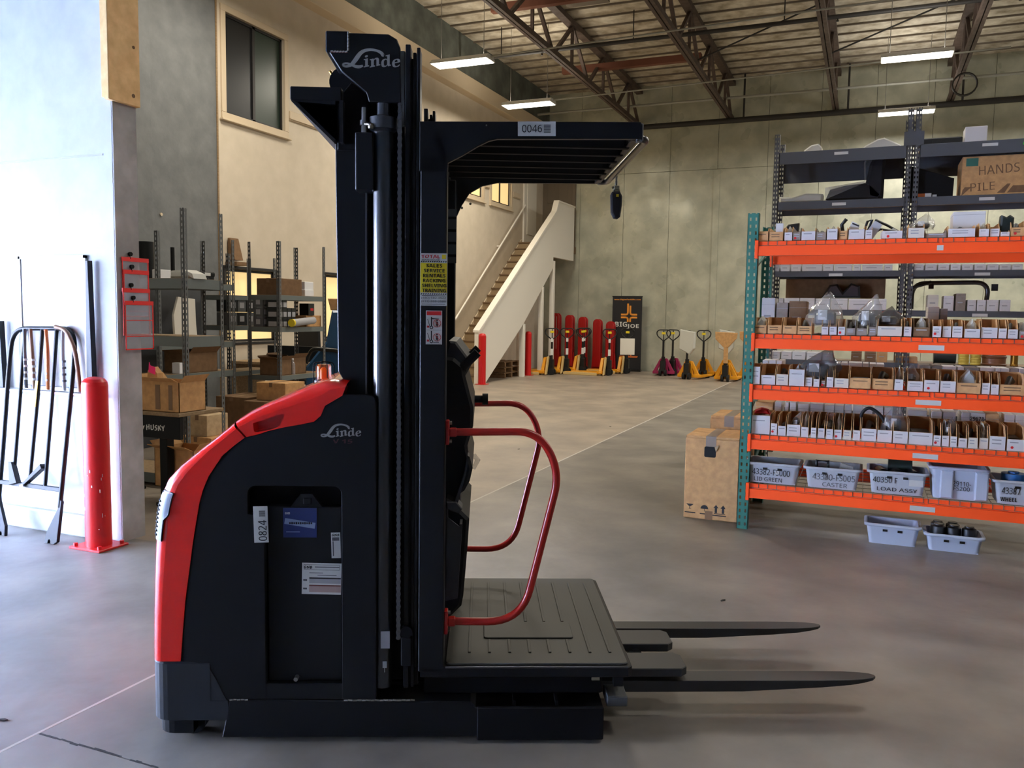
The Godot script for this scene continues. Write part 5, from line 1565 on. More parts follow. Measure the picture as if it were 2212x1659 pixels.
func tote(label: String, at: Vector3, w: float, d: float, h: float, m: Material, ribs := false) -> Node3D:
	var t := thing("plastic_tote", label, "tote", at, 0.0, "plastic totes")
	var mb := MB.new()
	mb.grid([ring_path(w * .88, d * .9, .03, 0), ring_path(w, d, .03, h)])
	mb.grid([ring_path(w - .012, d - .012, .026, h), ring_path(w * .88 - .012, d * .9 - .012, .026, .006)])
	mb.box(-w * .43, 0, -d * .44, w * .43, .006, d * .44)
	part(t, "tub", mb, m)
	var rim := MB.new()
	rim.grid([ring_path(w, d, .03, h - .018), ring_path(w + .03, d + .03, .04, h - .018), ring_path(w + .03, d + .03, .04, h), ring_path(w - .012, d - .012, .026, h)])
	part(t, "rim", rim, m)
	if ribs:
		for x in [-.33, .28]:
			part(t, "rib", MB.new().prism([[w * x, .006], [w * x + w * .24, .006], [w * x + w * .24, h - .02], [w * x, h - .02]], d * .42, d * .5 + .012, .01), m)
	else:
		for x in [-.14, .14]:
			part(t, "handle_slot", MB.new().box(w * x - .016, h - .052, d * .46, w * x + .016, h - .036, d * .5 + .001), M.part_black)
	return t

func poly_bag(label: String, at: Vector3, w: float, h: float, d: float, m: Material, sd: int) -> void:
	var r := RandomNumberGenerator.new()
	r.seed = sd
	var rows := []
	var lean := r.randf_range(-.25, .35)
	for j in 11:
		var f := j / 10.0
		var ring := PackedVector3Array()
		var wid := lerpf(.9, 1.0, f * 3) if f < .33 else lerpf(1.0, .12, pow((f - .33) / .67, 1.15))
		for k in 21:
			var a := TAU * (k % 20) / 20
			var n := 1.0 + .13 * sin(a * 3 + j * .6 + sd) + .10 * sin(a * 7 - j * .9 + sd * 2)
			ring.append(V(w * .5 * wid * cos(a) * n + f * f * w * lean, h * f * (1 + .06 * sin(a * 2 + sd)), -d * .5 * wid * sin(a) * n))
		rows.append(ring)
	var t := thing("parts_bag", label, "bag", at, 0.0, "plastic parts bags")
	part(t, "film", MB.new().grid(rows), m)
	part(t, "part_inside", MB.new().box(-w * .3, .01, -d * .25, w * .28, h * .45, d * .22, .012), M.steel_grey)
	part(t, "bag_label", MB.new().box(-w * .2, h * .2, d * .44, w * .05, h * .5, d * .445), M.paper_white)

func make_racks() -> void:
	# ---------- orange and green pallet rack
	var zf := -6.43
	var zb := -7.48
	var t := thing("pallet_rack", "pallet rack with green uprights and orange beams holding stock bins", "rack", V(0, 0, 0))
	for x in [-.845, 1.66]:
		for q in [[zf - .0, 1.0], [zb - .0, -1.0]]:
			var mb := MB.new()
			rack_upright(mb, x, q[0], 2.37, .08, .07, q[1], 2)
			part(t, "upright", mb, M.rack_green)
		var br := MB.new()
		for i in 4:
			br.rod(V(x + .04, .3 + i * .55, zf - .06), V(x + .04, .5 + i * .55, zb + .06), .012, 6)
		part(t, "frame_brace", br, M.rack_green)
	var levels := [2.16, 1.48, 1.10, .725, .354]
	for y in levels:
		for z in [zf, zb]:
			var s := 1.0 if z == zf else -1.0
			var bm := part(t, "beam", MB.new().prism([[0, -.105], [.045, -.105], [.045, -.036], [.025, -.036], [.025, 0], [0, 0]] if s > 0 else [[0, -.105], [.045, -.105], [.045, -.035], [.02, -.035], [.02, 0], [0, 0]], -.765, 1.66, .002), M.rack_orange)
			bm.transform = Transform3D(Basis(Vector3(0, 0, 1), Vector3(0, 1, 0), Vector3(-1, 0, 0)), V(0, y, z - .022)) * Transform3D(Basis(Vector3.UP, 0), V(0, 0, 0))
			bm.transform = Transform3D(Basis(Vector3(0, 0, 1), Vector3(0, 1, 0), Vector3(-1, 0, 0)), V(.895, y, z - .022))
			part(bm, "end_clip", MB.new().box(.0, -.125, 1.635, .052, .008, 1.66, .003), M.rack_orange).position = V(0, 0, .02)
			if s > 0:
				part(bm, "price_strip", MB.new().box(.045, -.085, -.05 + (.04 if y > 2 else 0.0), .0465, -.05, -.05 + (.08 if y > 2 else .16)), M.paper_white).position = V(0, 0, .45)
		# wire decks
		for i in 2:
			var wd := MB.new()
			var x0 := -.76 + i * 1.21
			for k in 19:
				var x := x0 + k * .0655
				wd.box(x - .002, -.004, zb, x + .002, 0.0, zf + .012).box(x - .002, -.034, zf + .004, x + .002, 0, zf + .008)
			for z in 8:
				wd.box(x0, -.008, zb + z * .14, x0 + 1.19, -.004, zb + z * .14 + .004)
			wd.box(x0, -.034, zf + .004, x0 + 1.19, -.031, zf + .008)
			var wp := part(t, "wire_deck", wd, M.wire)
			wp.position = V(0, y + .004, 0)
	# ---------- bins
	var k := 0
	for shelf in BINS:
		var y: float = BINS[shelf][0] + .005
		for row in BINS[shelf][1]:
			stock_bin(shelf, y, row, -6.45, .30 if shelf != "fourth" else .34, k)
			k += 1
	for r in BEHIND:
		var kind: String = r[3]
		var b := plain_box(("tall %s stock box behind the bins on the fourth orange shelf" % BIN_WORD[kind]) if kind != "t" else "white stock box numbered 29678 behind the bins on the fourth orange shelf", "tall boxes behind the bins", r[0], r[1], .73, r[2], -6.93, .3, kind, kind != "t")
		if kind == "t":
			letters(b, "29678-", .1, .03, M.ink, V(0, .155, .001))
			letters(b, "F5M60", .09, .028, M.ink, V(0, .115, .001))
	for r in BEHIND2:
		plain_box("%s box standing behind the bins on the second orange shelf" % BIN_WORD[r[3]], "boxes behind the bins", r[0], r[1], 1.485, r[2], -6.93, .25, r[3])
	for r in BEHIND3:
		plain_box("%s box in the back row of the third orange shelf" % BIN_WORD[r[3]], "boxes behind the bins", r[0], r[1], 1.105, r[2], -6.93, .25, r[3])
	plain_box("large plain white box resting on the top orange shelf", "", .52, .72, 2.24, .115, -6.62, .25, "w", false)
	plain_box("low white tray under the large white box on the top orange shelf", "", .50, .74, 2.165, .075, -6.80, .25, "w", false)
	# a bracket kit, cards and odd parts that stick out of the bins
	var kit := thing("bracket_kit", "black brackets with white tags heaped on the top orange shelf", "brackets", V(.04, 2.166, -6.5))
	part(kit, "bracket", MB.new().tube([V(-.08, .01, 0), V(.02, .07, 0), V(.13, .05, -.02)], .008, 7).tube([V(-.02, .14, -.04), V(.06, .10, -.04), V(.14, .05, -.04)], .009, 7), M.part_black)
	part(kit, "card", MB.new().prism([[-.09, .03], [-.03, .0], [.03, .10], [-.02, .13]], .012, .014), M.print_pale)
	part(kit, "card", MB.new().prism([[.02, .0], [.12, .0], [.12, .04], [.02, .045]], .02, .022), M.paper_white)
	var cl := thing("clamp_set", "black clamps and a printed card standing in the bins of the top orange shelf", "clamps", V(-.13, 2.17, -6.56))
	part(cl, "clamp", MB.new().tube([V(-.05, 0, 0), V(-.07, .11, 0), V(-.04, .15, 0)], .013, 8).tube([V(.07, .02, 0), V(.10, .13, 0), V(.13, .14, 0), V(.10, .04, 0)], .009, 7), M.part_black)
	part(cl, "card", MB.new().prism([[-.04, .04], [.03, .02], [.05, .10], [.0, .13]], .03, .032), M.paper_white)
	part(cl, "print", MB.new().prism([[.0, .11], [.045, .09], [.047, .10], [.003, .12]], .032, .033), M.ink)
	solo("carton_upright", "small white carton standing up in the brown bins of the top orange shelf", "box", MB.new().box(-.026, 0, -.03, .026, .125, .0, .002), M.box_white, V(-.625, 2.172, -6.50))
	solo("black_cover", "black folded cover behind the brown bins on the top orange shelf", "cover", MB.new().prism([[-.06, 0], [.05, 0], [.06, .16], [-.02, .15], [-.07, .09]], -.1, 0, .01), M.part_black, V(-.57, 2.166, -6.78))
	solo("green_part", "dark green moulded part between bins on the top orange shelf", "part", MB.new().prism([[-.04, 0], [.04, 0], [.045, .12], [.02, .14], [.0, .125], [-.03, .14]], -.12, 0, .01), M.part_green, V(.83, 2.172, -6.5))
	var bags := [[-.28, 1.545, -6.55, .25, .24, .2, "poly_bag", "big clear bag hanging over the second orange shelf beside the brown bins"], [.0, 1.55, -6.55, .19, .22, .16, "poly_bag", "clear bag with a printed mark leaning over the second orange shelf"], [.14, 1.56, -6.62, .22, .13, .2, "poly_bag_dark", "dark greenish bag behind the cream bin on the second orange shelf"], [-.32, 1.17, -6.55, .28, .21, .2, "poly_bag_dark", "dark bag of parts slumped on the third orange shelf"], [.31, 1.16, -6.58, .1, .12, .12, "poly_bag", "clear bag in a white bin on the third orange shelf"], [.22, .80, -6.56, .14, .20, .14, "poly_bag", "clear bag with glints standing up on the fourth orange shelf"], [.56, .80, -6.55, .1, .12, .12, "poly_bag", "clear bag in a bin by the red dot on the fourth orange shelf"], [.33, 2.235, -6.62, .16, .11, .14, "poly_bag", "cream bag bulging from the cream bin on the top orange shelf"], [-.45, .79, -6.56, .1, .11, .1, "poly_bag", "small clear bag between white bins on the fourth orange shelf"], [-.23, .79, -6.56, .1, .12, .1, "poly_bag", "small clear bag in the middle bins of the fourth orange shelf"]]
	var sd := 3
	for b in bags:
		poly_bag(b[7], V(b[0], b[1], b[2]), b[3], b[4], b[5], M[b[6]], sd)
		sd += 1
	solo("rubber_hose", "black rubber hose looped over the bins of the fourth orange shelf", "hose", MB.new().tube(rounded([V(-.06, 0, 0), V(-.07, .12, 0), V(-.02, .17, 0), V(.06, .12, 0), V(.12, .0, .03)], .06, 6), .012, 8), M.rubber, V(.06, .80, -6.55))
	solo("red_wrapper", "red and white wrapper lying on the big white bin of the fourth orange shelf", "wrapper", MB.new().prism([[-.06, 0], [.06, 0], [.04, .035], [-.01, .045], [-.05, .03]], -.08, 0, .01), M.print_red_bold, V(-.70, .875, -6.52))
	# ---------- totes on the lowest shelf and on the floor
	var y5 := .361
	var a := tote("grey plastic tote marked 43382 on the lowest orange shelf", V(-.602, y5, -6.60), .375, .30, .155, M.tote_grey)
	letters(a, "43382-FS000", .27, .045, M.ink, V(-.01, .085, .147), Basis(), 300)
	letters(a, "LID GREEN", .2, .03, M.ink, V(-.03, .03, .142), Basis(), 300)
	part(a, "paper_patch", MB.new().box(.02, .075, .146, .05, .10, .1475), M.paper_white)
	a = tote("grey blue plastic tote marked 43380 on the lowest orange shelf", V(-.183, y5, -6.60), .375, .30, .155, M.tote_grey)
	letters(a, "43380-FS005", .29, .045, M.print_grey, V(.01, .085, .147), Basis(), 300)
	letters(a, "CASTER", .17, .03, M.print_grey, V(.02, .03, .142), Basis(), 300)
	a = tote("grey plastic tote marked 40350 with black rollers on the lowest orange shelf", V(.250, y5, -6.60), .375, .30, .165, M.tote_grey)
	letters(a, "40350 F", .16, .04, M.ink, V(-.08, .10, .147), Basis(), 300)
	letters(a, "LOAD ASSY", .26, .026, M.ink, V(.0, .035, .142), Basis(), 300)
	part(a, "label_card", MB.new().box(.075, .07, .145, .165, .115, .1475), M.paper_white)
	a = tote("tall ribbed grey blue tote marked 29110 on the lowest orange shelf", V(.635, y5, -6.62), .35, .32, .225, M.tote_blue, true)
	letters(a, "29110-", .11, .032, M.ink, V(.02, .115, .162), Basis(), 300)
	letters(a, "FS200", .10, .028, M.ink, V(.02, .08, .160), Basis(), 300)
	a = tote("grey plastic tote marked 43387 holding blue wheels on the lowest orange shelf", V(1.04, y5, -6.60), .375, .30, .165, M.tote_grey)
	letters(a, "43387", .11, .045, M.ink, V(-.09, .095, .147), Basis(), 300)
	letters(a, "WHEEL", .10, .028, M.ink, V(-.1, .035, .142), Basis(), 600)
	tote("pale blue grey empty tote on the floor under the orange rack", V(.235, 0, -6.55), .345, .24, .145, M.tote_blue)
	tote("pale blue grey tote full of black rollers on the floor under the orange rack", V(.625, 0, -6.53), .35, .24, .12, M.tote_blue)
	# what is in them
	for i in 3:
		solo("drive_roller", "black drive roller lying in the tote marked 40350", "roller", MB.new().rod(V(0, 0, .05), V(0, 0, -.08), .042, 18).rod(V(0, 0, .062), V(0, 0, -.09), .014, 10), M.chrome_black, V(.15 + i * .1, y5 + .125, -6.58), .2, "black rollers in the tote")
	solo("motor_block", "dark green motor block in the tote marked 40350", "motor", MB.new().rod(V(-.08, 0, 0), V(.08, 0, 0), .055, 20).box(-.03, -.06, -.03, .03, .0, .03), M.part_green, V(.27, y5 + .17, -6.68))
	solo("caster_bracket", "dark steel caster bracket in the tote marked 43380", "caster", MB.new().tube([V(-.1, 0, 0), V(-.1, .09, 0), V(-.02, .09, 0), V(-.02, 0, 0)], .012, 7).rod(V(-.1, .03, .03), V(-.02, .03, .03), .02, 10), M.part_black, V(-.2, y5 + .09, -6.60))
	solo("caster_plate", "white and black caster plate in the tote marked 43380", "caster", MB.new().prism([[-.05, 0], [.06, 0], [.06, .07], [-.03, .10]], -.02, .0, .004), M.film_white, V(-.1, y5 + .075, -6.62))
	solo("folded_cover", "dark folded cover lying in the tote marked 43382", "lid", MB.new().box(-.16, 0, -.11, .14, .06, .11, .02), M.steel_grey, V(-.6, y5 + .06, -6.6))
	for i in 2:
		solo("blue_wheel", "blue wheel with a chrome hub in the tote marked 43387", "wheel", MB.new().rod(V(0, -.03, 0), V(0, .03, 0), .075, 22).rod(V(0, .03, 0), V(0, .042, 0), .035, 16), M.wheel_blue, V(.98 + i * .15, y5 + .165, -6.60), 0.0, "blue wheels in the tote")
	for i in 5:
		solo("black_roller", "glossy black roller standing in the tote on the floor", "roller", MB.new().lathe([[.0, 0], [.042, 0], [.045, .01], [.045, .14], [.03, .15], [.03, .158], [0, .158]], V(0, 0, 0), 18), M.chrome_black, V(.53 + (i % 3) * .095, .02, -6.49 - (i / 3) * .095), 0.0, "black rollers in the floor tote")
	# ---------- cartons beside the rack
	for q in [[-1.285, -.865, -7.1, -6.60, .665, "brown carton with handling symbols standing beside the green upright"], [-1.20, -.865, -7.75, -7.22, .76, "taller brown carton standing behind the carton with handling symbols"]]:
		var cb := thing("shipping_carton", q[5], "carton", V((q[0] + q[1]) / 2, 0, (q[2] + q[3]) / 2))
		var w: float = (q[1] - q[0]) / 2
		var d: float = (q[3] - q[2]) / 2
		var h: float = q[4]
		part(cb, "body", MB.new().box(-w, 0, -d, w, h - .02, d, .006), M.cardboard)
		part(cb, "lid_flap", MB.new().box(-w + .004, h - .02, -d, w, h, -.004, .004).box(-w + .004, h - .02, .004, w, h, d, .004), M.cardboard)
		part(cb, "tape", MB.new().box(-.05, h, -d, .03, h + .0015, d).box(-.05, h - .09, d, .03, h, d + .0015), M.tape_grey)
		part(cb, "tape", MB.new().box(-.04, .0, d, .02, .07, d + .0015), M.tape_brown)
		if h < .7:
			part(cb, "hand_hole", MB.new().prism(rrect(-.06, .50, .03, .585, .012, 3), d - .02, d + .0022), M.part_black)
			part(cb, "torn_flap", MB.new().prism([[.03, .55], [.05, .59], [.05, .60], [.02, .585]], d, d + .012), M.cardboard_pale)
			var ic := MB.new()
			ic.prism([[-.19, .115], [-.13, .115], [-.15, .098], [-.157, .095], [-.157, .078], [-.145, .075], [-.175, .075], [-.163, .078], [-.163, .095], [-.17, .098]], d, d + .0012)
			ic.prism([Vector2(-.075, .085)] + arc2(-.045, .085, .03, 180, 0, 8), d, d + .0012)
			ic.box(-.046, .065, d, -.043, .09, d + .0012).box(-.043, .065, d, -.036, .067, d + .0012)
			for x in [.045, .10]:
				ic.prism([[x - .009, .06], [x + .009, .06], [x + .009, .1], [x + .02, .1], [x, .125], [x - .02, .1], [x - .009, .1]], d, d + .0012)
			ic.box(.03, .052, d, .118, .057, d + .0012)
			ic.box(-.2, .042, d, -.115, .05, d + .001).box(-.08, .04, d, -.01, .048, d + .001).box(.02, .036, d, .125, .044, d + .001)
			part(cb, "symbol_print", ic, M.ink)
	# ---------- tall grey rack behind
	var z1 := -9.8
	var z2 := -10.4
	var g := thing("steel_rack", "tall dark grey rack with keyhole uprights behind the orange rack", "rack", V(0, 0, 0))
	for q in [[-1.03, 3.62], [.30, 3.80], [.375, 3.80], [1.70, 3.62]]:
		for zz in [[z1, 1.0], [z2, -1.0]]:
			var mb := MB.new()
			rack_upright(mb, q[0], zz[0], q[1], .055, .05, zz[1], 2)
			part(g, "upright", mb, M.rack_grey)
	for y in [3.42, 2.88, 2.12, 1.70, 1.14, .60]:
		for b in [[-.975, .30], [.43, 1.70]]:
			var hgt := .13 if y > 3 else (.085 if y > 2.5 else .06)
			var s := Node3D.new()
			s.name = "shelf"
			g.add_child(s, true)
			part(s, "deck", MB.new().box(b[0], y - .02, z2 + .01, b[1], y, z1 - .01), M.wood_shelf)
			part(s, "beam", MB.new().box(b[0], y - hgt, z1 - .012, b[1], y + .002, z1 - .002, .002), M.rack_grey)
			part(s, "beam", MB.new().box(b[0], y - hgt - (.12 if y > 3 else 0.0), z2 + .002, b[1], y + .002, z2 + .012, .002), M.rack_grey)
			part(s, "label_strip", MB.new().box((b[0] + b[1]) / 2 - .07, y - .055, z1 - .002, (b[0] + b[1]) / 2 + .07, y - .025, z1 - .0005), M.paper_white)
	part(g, "splice_plate", MB.new().box(.27, 3.42, z1, .46, 3.56, z1 + .004), M.rack_grey)
	for tab in [[DARK_A, 2.122, "upper middle"], [DARK_B, 1.702, "middle"], [DARK_C, 1.142, "lower middle"], [DARK_D, .602, "lowest"]]:
		for r in tab[0]:
			plain_box("small %s stock box on the %s shelf of the tall grey rack" % [BIN_WORD[r[3]], tab[2]], "small boxes on the tall grey rack", r[0] + .002, r[1] - .002, tab[1], r[2], -9.83, .3, r[3])
	# things on the grey rack
	var cu := thing("seat_cushion", "black padded seat cushion wrapped in plastic on the tall grey rack", "seat", V(-.18, 2.882, -10.1))
	part(cu, "seat_pad", MB.new().prism([[-.30, .03], [-.28, .0], [.24, .0], [.28, .06], [.15, .19], [-.1, .17], [-.26, .13]], -.2, .2, .03), M.fabric_black)
	part(cu, "back_pad", MB.new().prism([[.12, .03], [.22, .0], [.28, .04], [.285, .44], [.26, .5], [.19, .5], [.13, .38], [.10, .2]], -.2, .2, .03), M.fabric_black)
	part(cu, "plastic_film", MB.new().prism([[-.31, .02], [.1, .19], [.09, .4], [.17, .52], [.16, .53], [.07, .40], [.085, .205], [-.31, .15]], -.21, .21), M.clear_wrap)
	solo("bubble_wrap", "crumpled pale bubble wrap beside the seat cushion on the tall grey rack", "wrap", MB.new().prism([[-.28, 0], [.18, 0], [.18, .09], [.0, .10], [-.14, .06], [-.28, .075]], -.15, .1, .02), M.film_white, V(-.69, 2.882, -10.0))
	solo("speaker_wedge", "black wedge shaped cabinet on the tall grey rack", "cabinet", MB.new().prism([[-.22, .0], [.20, .0], [.205, .19], [-.22, .34]], -.25, .12, .004), M.black_rough, V(.56, 2.882, -10.0))
	part(get_node("speaker_wedge"), "hazard_label", MB.new().box(-.13, .01, .12, -.06, .045, .1212), M.hose_orange)
	part(get_node("speaker_wedge"), "label_card", MB.new().box(-.06, .01, .12, .0, .045, .1212).box(.01, .01, .12, .05, .03, .1212), M.paper_white)
	var hc := carton("cardboard_box", "large hand lettered brown carton with a teal label on the tall grey rack", V(.83, 2.882, -10.35), V(1.62, 3.28, -9.86), M.cardboard, "plain")
	part(hc, "teal_label", MB.new().box(-.36, .30, .245, -.25, .38, .2465), M.rack_green)
	letters(hc, "HANDS", .36, .09, M.cardboard_dark, V(-.06, .26, .246), Basis(Vector3.BACK, .06), 300)
	letters(hc, "PILE", .22, .08, M.cardboard_dark, V(-.2, .09, .246), Basis(Vector3.BACK, .05), 300)
	part(hc, "arrow_print", MB.new().prism([[-.39, .0], [-.3, .09], [-.36, .09], [-.38, .06]], .245, .246).prism([[-.07, .02], [.02, .11], [.05, .11], [.0, .02]], .245, .246).prism([[.02, .02], [.39, .02], [.39, .09], [.07, .09]], .245, .246), M.cardboard_dark)
	solo("white_carton", "white square carton on the very top of the tall grey rack", "box", MB.new().box(-.1, 0, -.12, .1, .16, .1, .003).rod(V(.0, .16, 0), V(.0, .17, 0), .02, 10), M.box_white, V(.94, 3.422, -9.96))
	solo("black_tray", "low black tray on the top of the tall grey rack", "tray", MB.new().box(-.2, 0, -.15, .2, .07, .1, .01).box(-.08, .0, .1, .05, .06, .104), M.part_black, V(.62, 3.422, -9.96))
	solo("plastic_heap", "heap of clear plastic on the top of the tall grey rack beside the upright", "wrap", MB.new().prism([[-.22, 0], [.2, 0], [.12, .05], [.0, .11], [-.06, .10], [-.18, .04]], -.15, .1, .015), M.film_white, V(.08, 3.422, -9.98))
	solo("plastic_heap", "small bag on the top of the tall grey rack near its end", "wrap", MB.new().prism([[-.12, 0], [.08, 0], [.08, .05], [.04, .09], [-.03, .08], [-.10, .03]], -.1, .1, .015), M.film_white, V(-.62, 3.422, -9.98))
	carton("cardboard_box", "long low brown carton lying on the tall grey rack", V(-.88, 1.835, -10.38), V(.17, 2.05, -10.15), M.cardboard_dark, "closed")
	solo("black_bag", "black plastic bags standing before the long brown carton", "bag", MB.new().prism([[-.2, 0], [.2, 0], [.19, .13], [.1, .16], [.02, .06], [-.04, .15], [-.12, .14]], -.1, .05, .02), M.chrome_black, V(-.28, 1.835, -10.0))
	var hp := thing("bumper_hoop", "glossy black bent tube frame on the tall grey rack", "frame", V(.82, 1.702, -10.2))
	part(hp, "tube", MB.new().tube(rounded([V(-.38, .02, 0), V(-.38, .30, 0), V(.36, .31, 0), V(.33, .02, 0)], .14, 8), .024, 12), M.chrome_black)
	part(hp, "tube", MB.new().tube(rounded([V(-.42, .05, .1), V(-.42, .24, .1), V(-.2, .31, .05)], .1, 6), .02, 10), M.chrome_black)
	part(hp, "lug", MB.new().box(-.22, .24, -.02, -.17, .29, .02).box(.38, .22, -.02, .44, .29, .02), M.part_black)
	for i in 2:
		for j in 3 - i:
			solo("wire_reel", "yellow spool stacked on the lower shelf of the tall grey rack", "spool", MB.new().lathe([[.0, 0], [.05, 0], [.053, .012], [.048, .02], [.053, .045], [.05, .055], [0, .055]], V(0, 0, 0), 18), M.reel_yellow, V(.95 + i * .11, 1.142 + j * .056, -9.9), 0.0, "yellow spools")
	for j in 2:
		solo("wire_reel", "wide brown spool stacked on the lower shelf of the tall grey rack", "spool", MB.new().lathe([[.0, 0], [.115, 0], [.12, .01], [.11, .02], [.11, .07], [.12, .08], [0, .08]], V(0, 0, 0), 22), M.reel_brown, V(1.24, 1.142 + j * .081, -10.0), 0.0, "brown spools")
	solo("wire_reel", "tall gold spool on the lower shelf of the tall grey rack", "spool", MB.new().lathe([[.0, 0], [.036, 0], [.038, .01], [.034, .02], [.034, .13], [.038, .14], [0, .14]], V(0, 0, 0), 16), M.brass, V(1.41, 1.142, -9.9))
	solo("wire_reel", "dark green spool on the lower shelf of the tall grey rack", "spool", MB.new().rod(V(-.1, .075, 0), V(.1, .075, 0), .07, 20).rod(V(-.11, .075, 0), V(-.1, .075, 0), .075, 20), M.part_green, V(.78, 1.142, -9.95))
	solo("green_tag", "bright green tag hanging over the top beam of the tall grey rack", "tag", MB.new().prism([[0, 0], [.06, -.02], [.06, .1], [.02, .09]], 0, .004), M.green_bright, V(1.35, 3.36, -9.79))

func pallet_jack(label: String, at: Vector3, turn: float, m: Material, wrap := false, handle := "loop", tilt := 0.0, group := "pallet jacks along the back wall") -> Node3D:
	# forks run towards local -z, the handle stands at the origin
	var t := thing("pallet_jack", label, "pallet jack", at, turn, group)
	for x in [-.2, .2]:
		part(t, "fork", MB.new().prism([[.1, .05], [.25, .10], [1.15, .085], [1.2, .06], [1.15, .045], [.25, .04]], x - .08, x + .08, .006), m).transform = Transform3D(Basis(Vector3(0, 0, -1), Vector3(0, 1, 0), Vector3(1, 0, 0)), V(0, 0, 0))
		part(t, "load_roller", MB.new().rod(V(x - .05, .04, -1.0), V(x + .05, .04, -1.0), .04, 12), M.rubber)
		part(t, "frame_arm", MB.new().prism([[x * .35 - .03, .46], [x * .35 + .03, .46], [x + .10, .08], [x - .0, .06]] if x > 0 else [[x * .35 - .03, .46], [x * .35 + .03, .46], [x + .0, .06], [x - .10, .08]], -.20, -.12, .006), m)
	part(t, "rear_frame", MB.new().box(-.29, .05, -.26, .29, .13, -.10, .01).prism([[-.13, .12], [.13, .12], [.08, .47], [-.08, .47]], -.2, -.10, .01), m)
	part(t, "pump_body", MB.new().box(-.07, .12, -.10, .07, .42, .06, .015).rod(V(0, .40, -.02), V(0, .52, -.02), .05, 14), M.part_black)
	for x in [-.07, .07]:
		part(t, "steer_wheel", MB.new().rod(V(x - .03, .09, 0), V(x + .03, .09, 0), .09, 20), M.rubber)
	var hb := Basis(Vector3.RIGHT, tilt)
	var hd := Node3D.new()
	hd.name = "handle"
	t.add_child(hd)
	hd.transform = Transform3D(hb, V(0, .48, 0))
	part(hd, "shaft", MB.new().rod(V(0, 0, 0), V(0, .48, 0), .028, 12), M.part_black)
	if handle == "loop":
		var lp := [V(0, .46, 0), V(-.17, .60, 0), V(-.19, .70, 0), V(-.13, .76, 0), V(.13, .76, 0), V(.19, .70, 0), V(.17, .60, 0), V(0, .46, 0)]
		part(hd, "grip_loop", MB.new().tube(rounded(lp, .06, 4), .016, 10).rod(V(0, .46, 0), V(0, .74, 0), .013, 8), M.part_black)
		part(hd, "release_lever", MB.new().box(-.05, .64, .01, .05, .70, .03, .005), M.sticker_yellow)
	elif handle == "bag":
		part(hd, "grip_loop", MB.new().tube(rounded([V(0, .46, 0), V(-.17, .62, 0), V(-.1, .76, 0), V(.1, .76, 0), V(.17, .62, 0), V(0, .46, 0)], .06, 4), .016, 10), M.part_black)
		part(hd, "plastic_bag", MB.new().prism([[-.2, .30], [-.02, .22], [.08, .16], [.2, .32], [.21, .74], [-.19, .80]], -.06, .07, .02), M.film_white)
	else:
		part(hd, "cardboard_cover", MB.new().prism([[-.06, .38], [.06, .38], [.25, .60], [.27, .74], [-.27, .76], [-.26, .58]], -.05, .05, .01), M.cardboard)
		part(hd, "cardboard_sleeve", MB.new().box(-.05, -.02, -.05, .05, .38, .05, .006), M.cardboard)
	if wrap:
		part(t, "kraft_wrap", MB.new().prism([[-.30, .02], [-.18, .02], [-.02, .48], [-.14, .50]], -.09, -.05, .01), M.kraft_wrap)
		part(t, "kraft_wrap", MB.new().box(-.30, .0, -1.2, -.1, .08, -.25, .01).box(.1, .0, -1.2, .30, .08, -.25, .01), M.kraft_wrap)
		part(hd, "paper_tag", MB.new().box(-.035, .05, .03, .035, .22, .036).box(-.03, .40, .028, .03, .5, .034), M.paper_white)
	return t

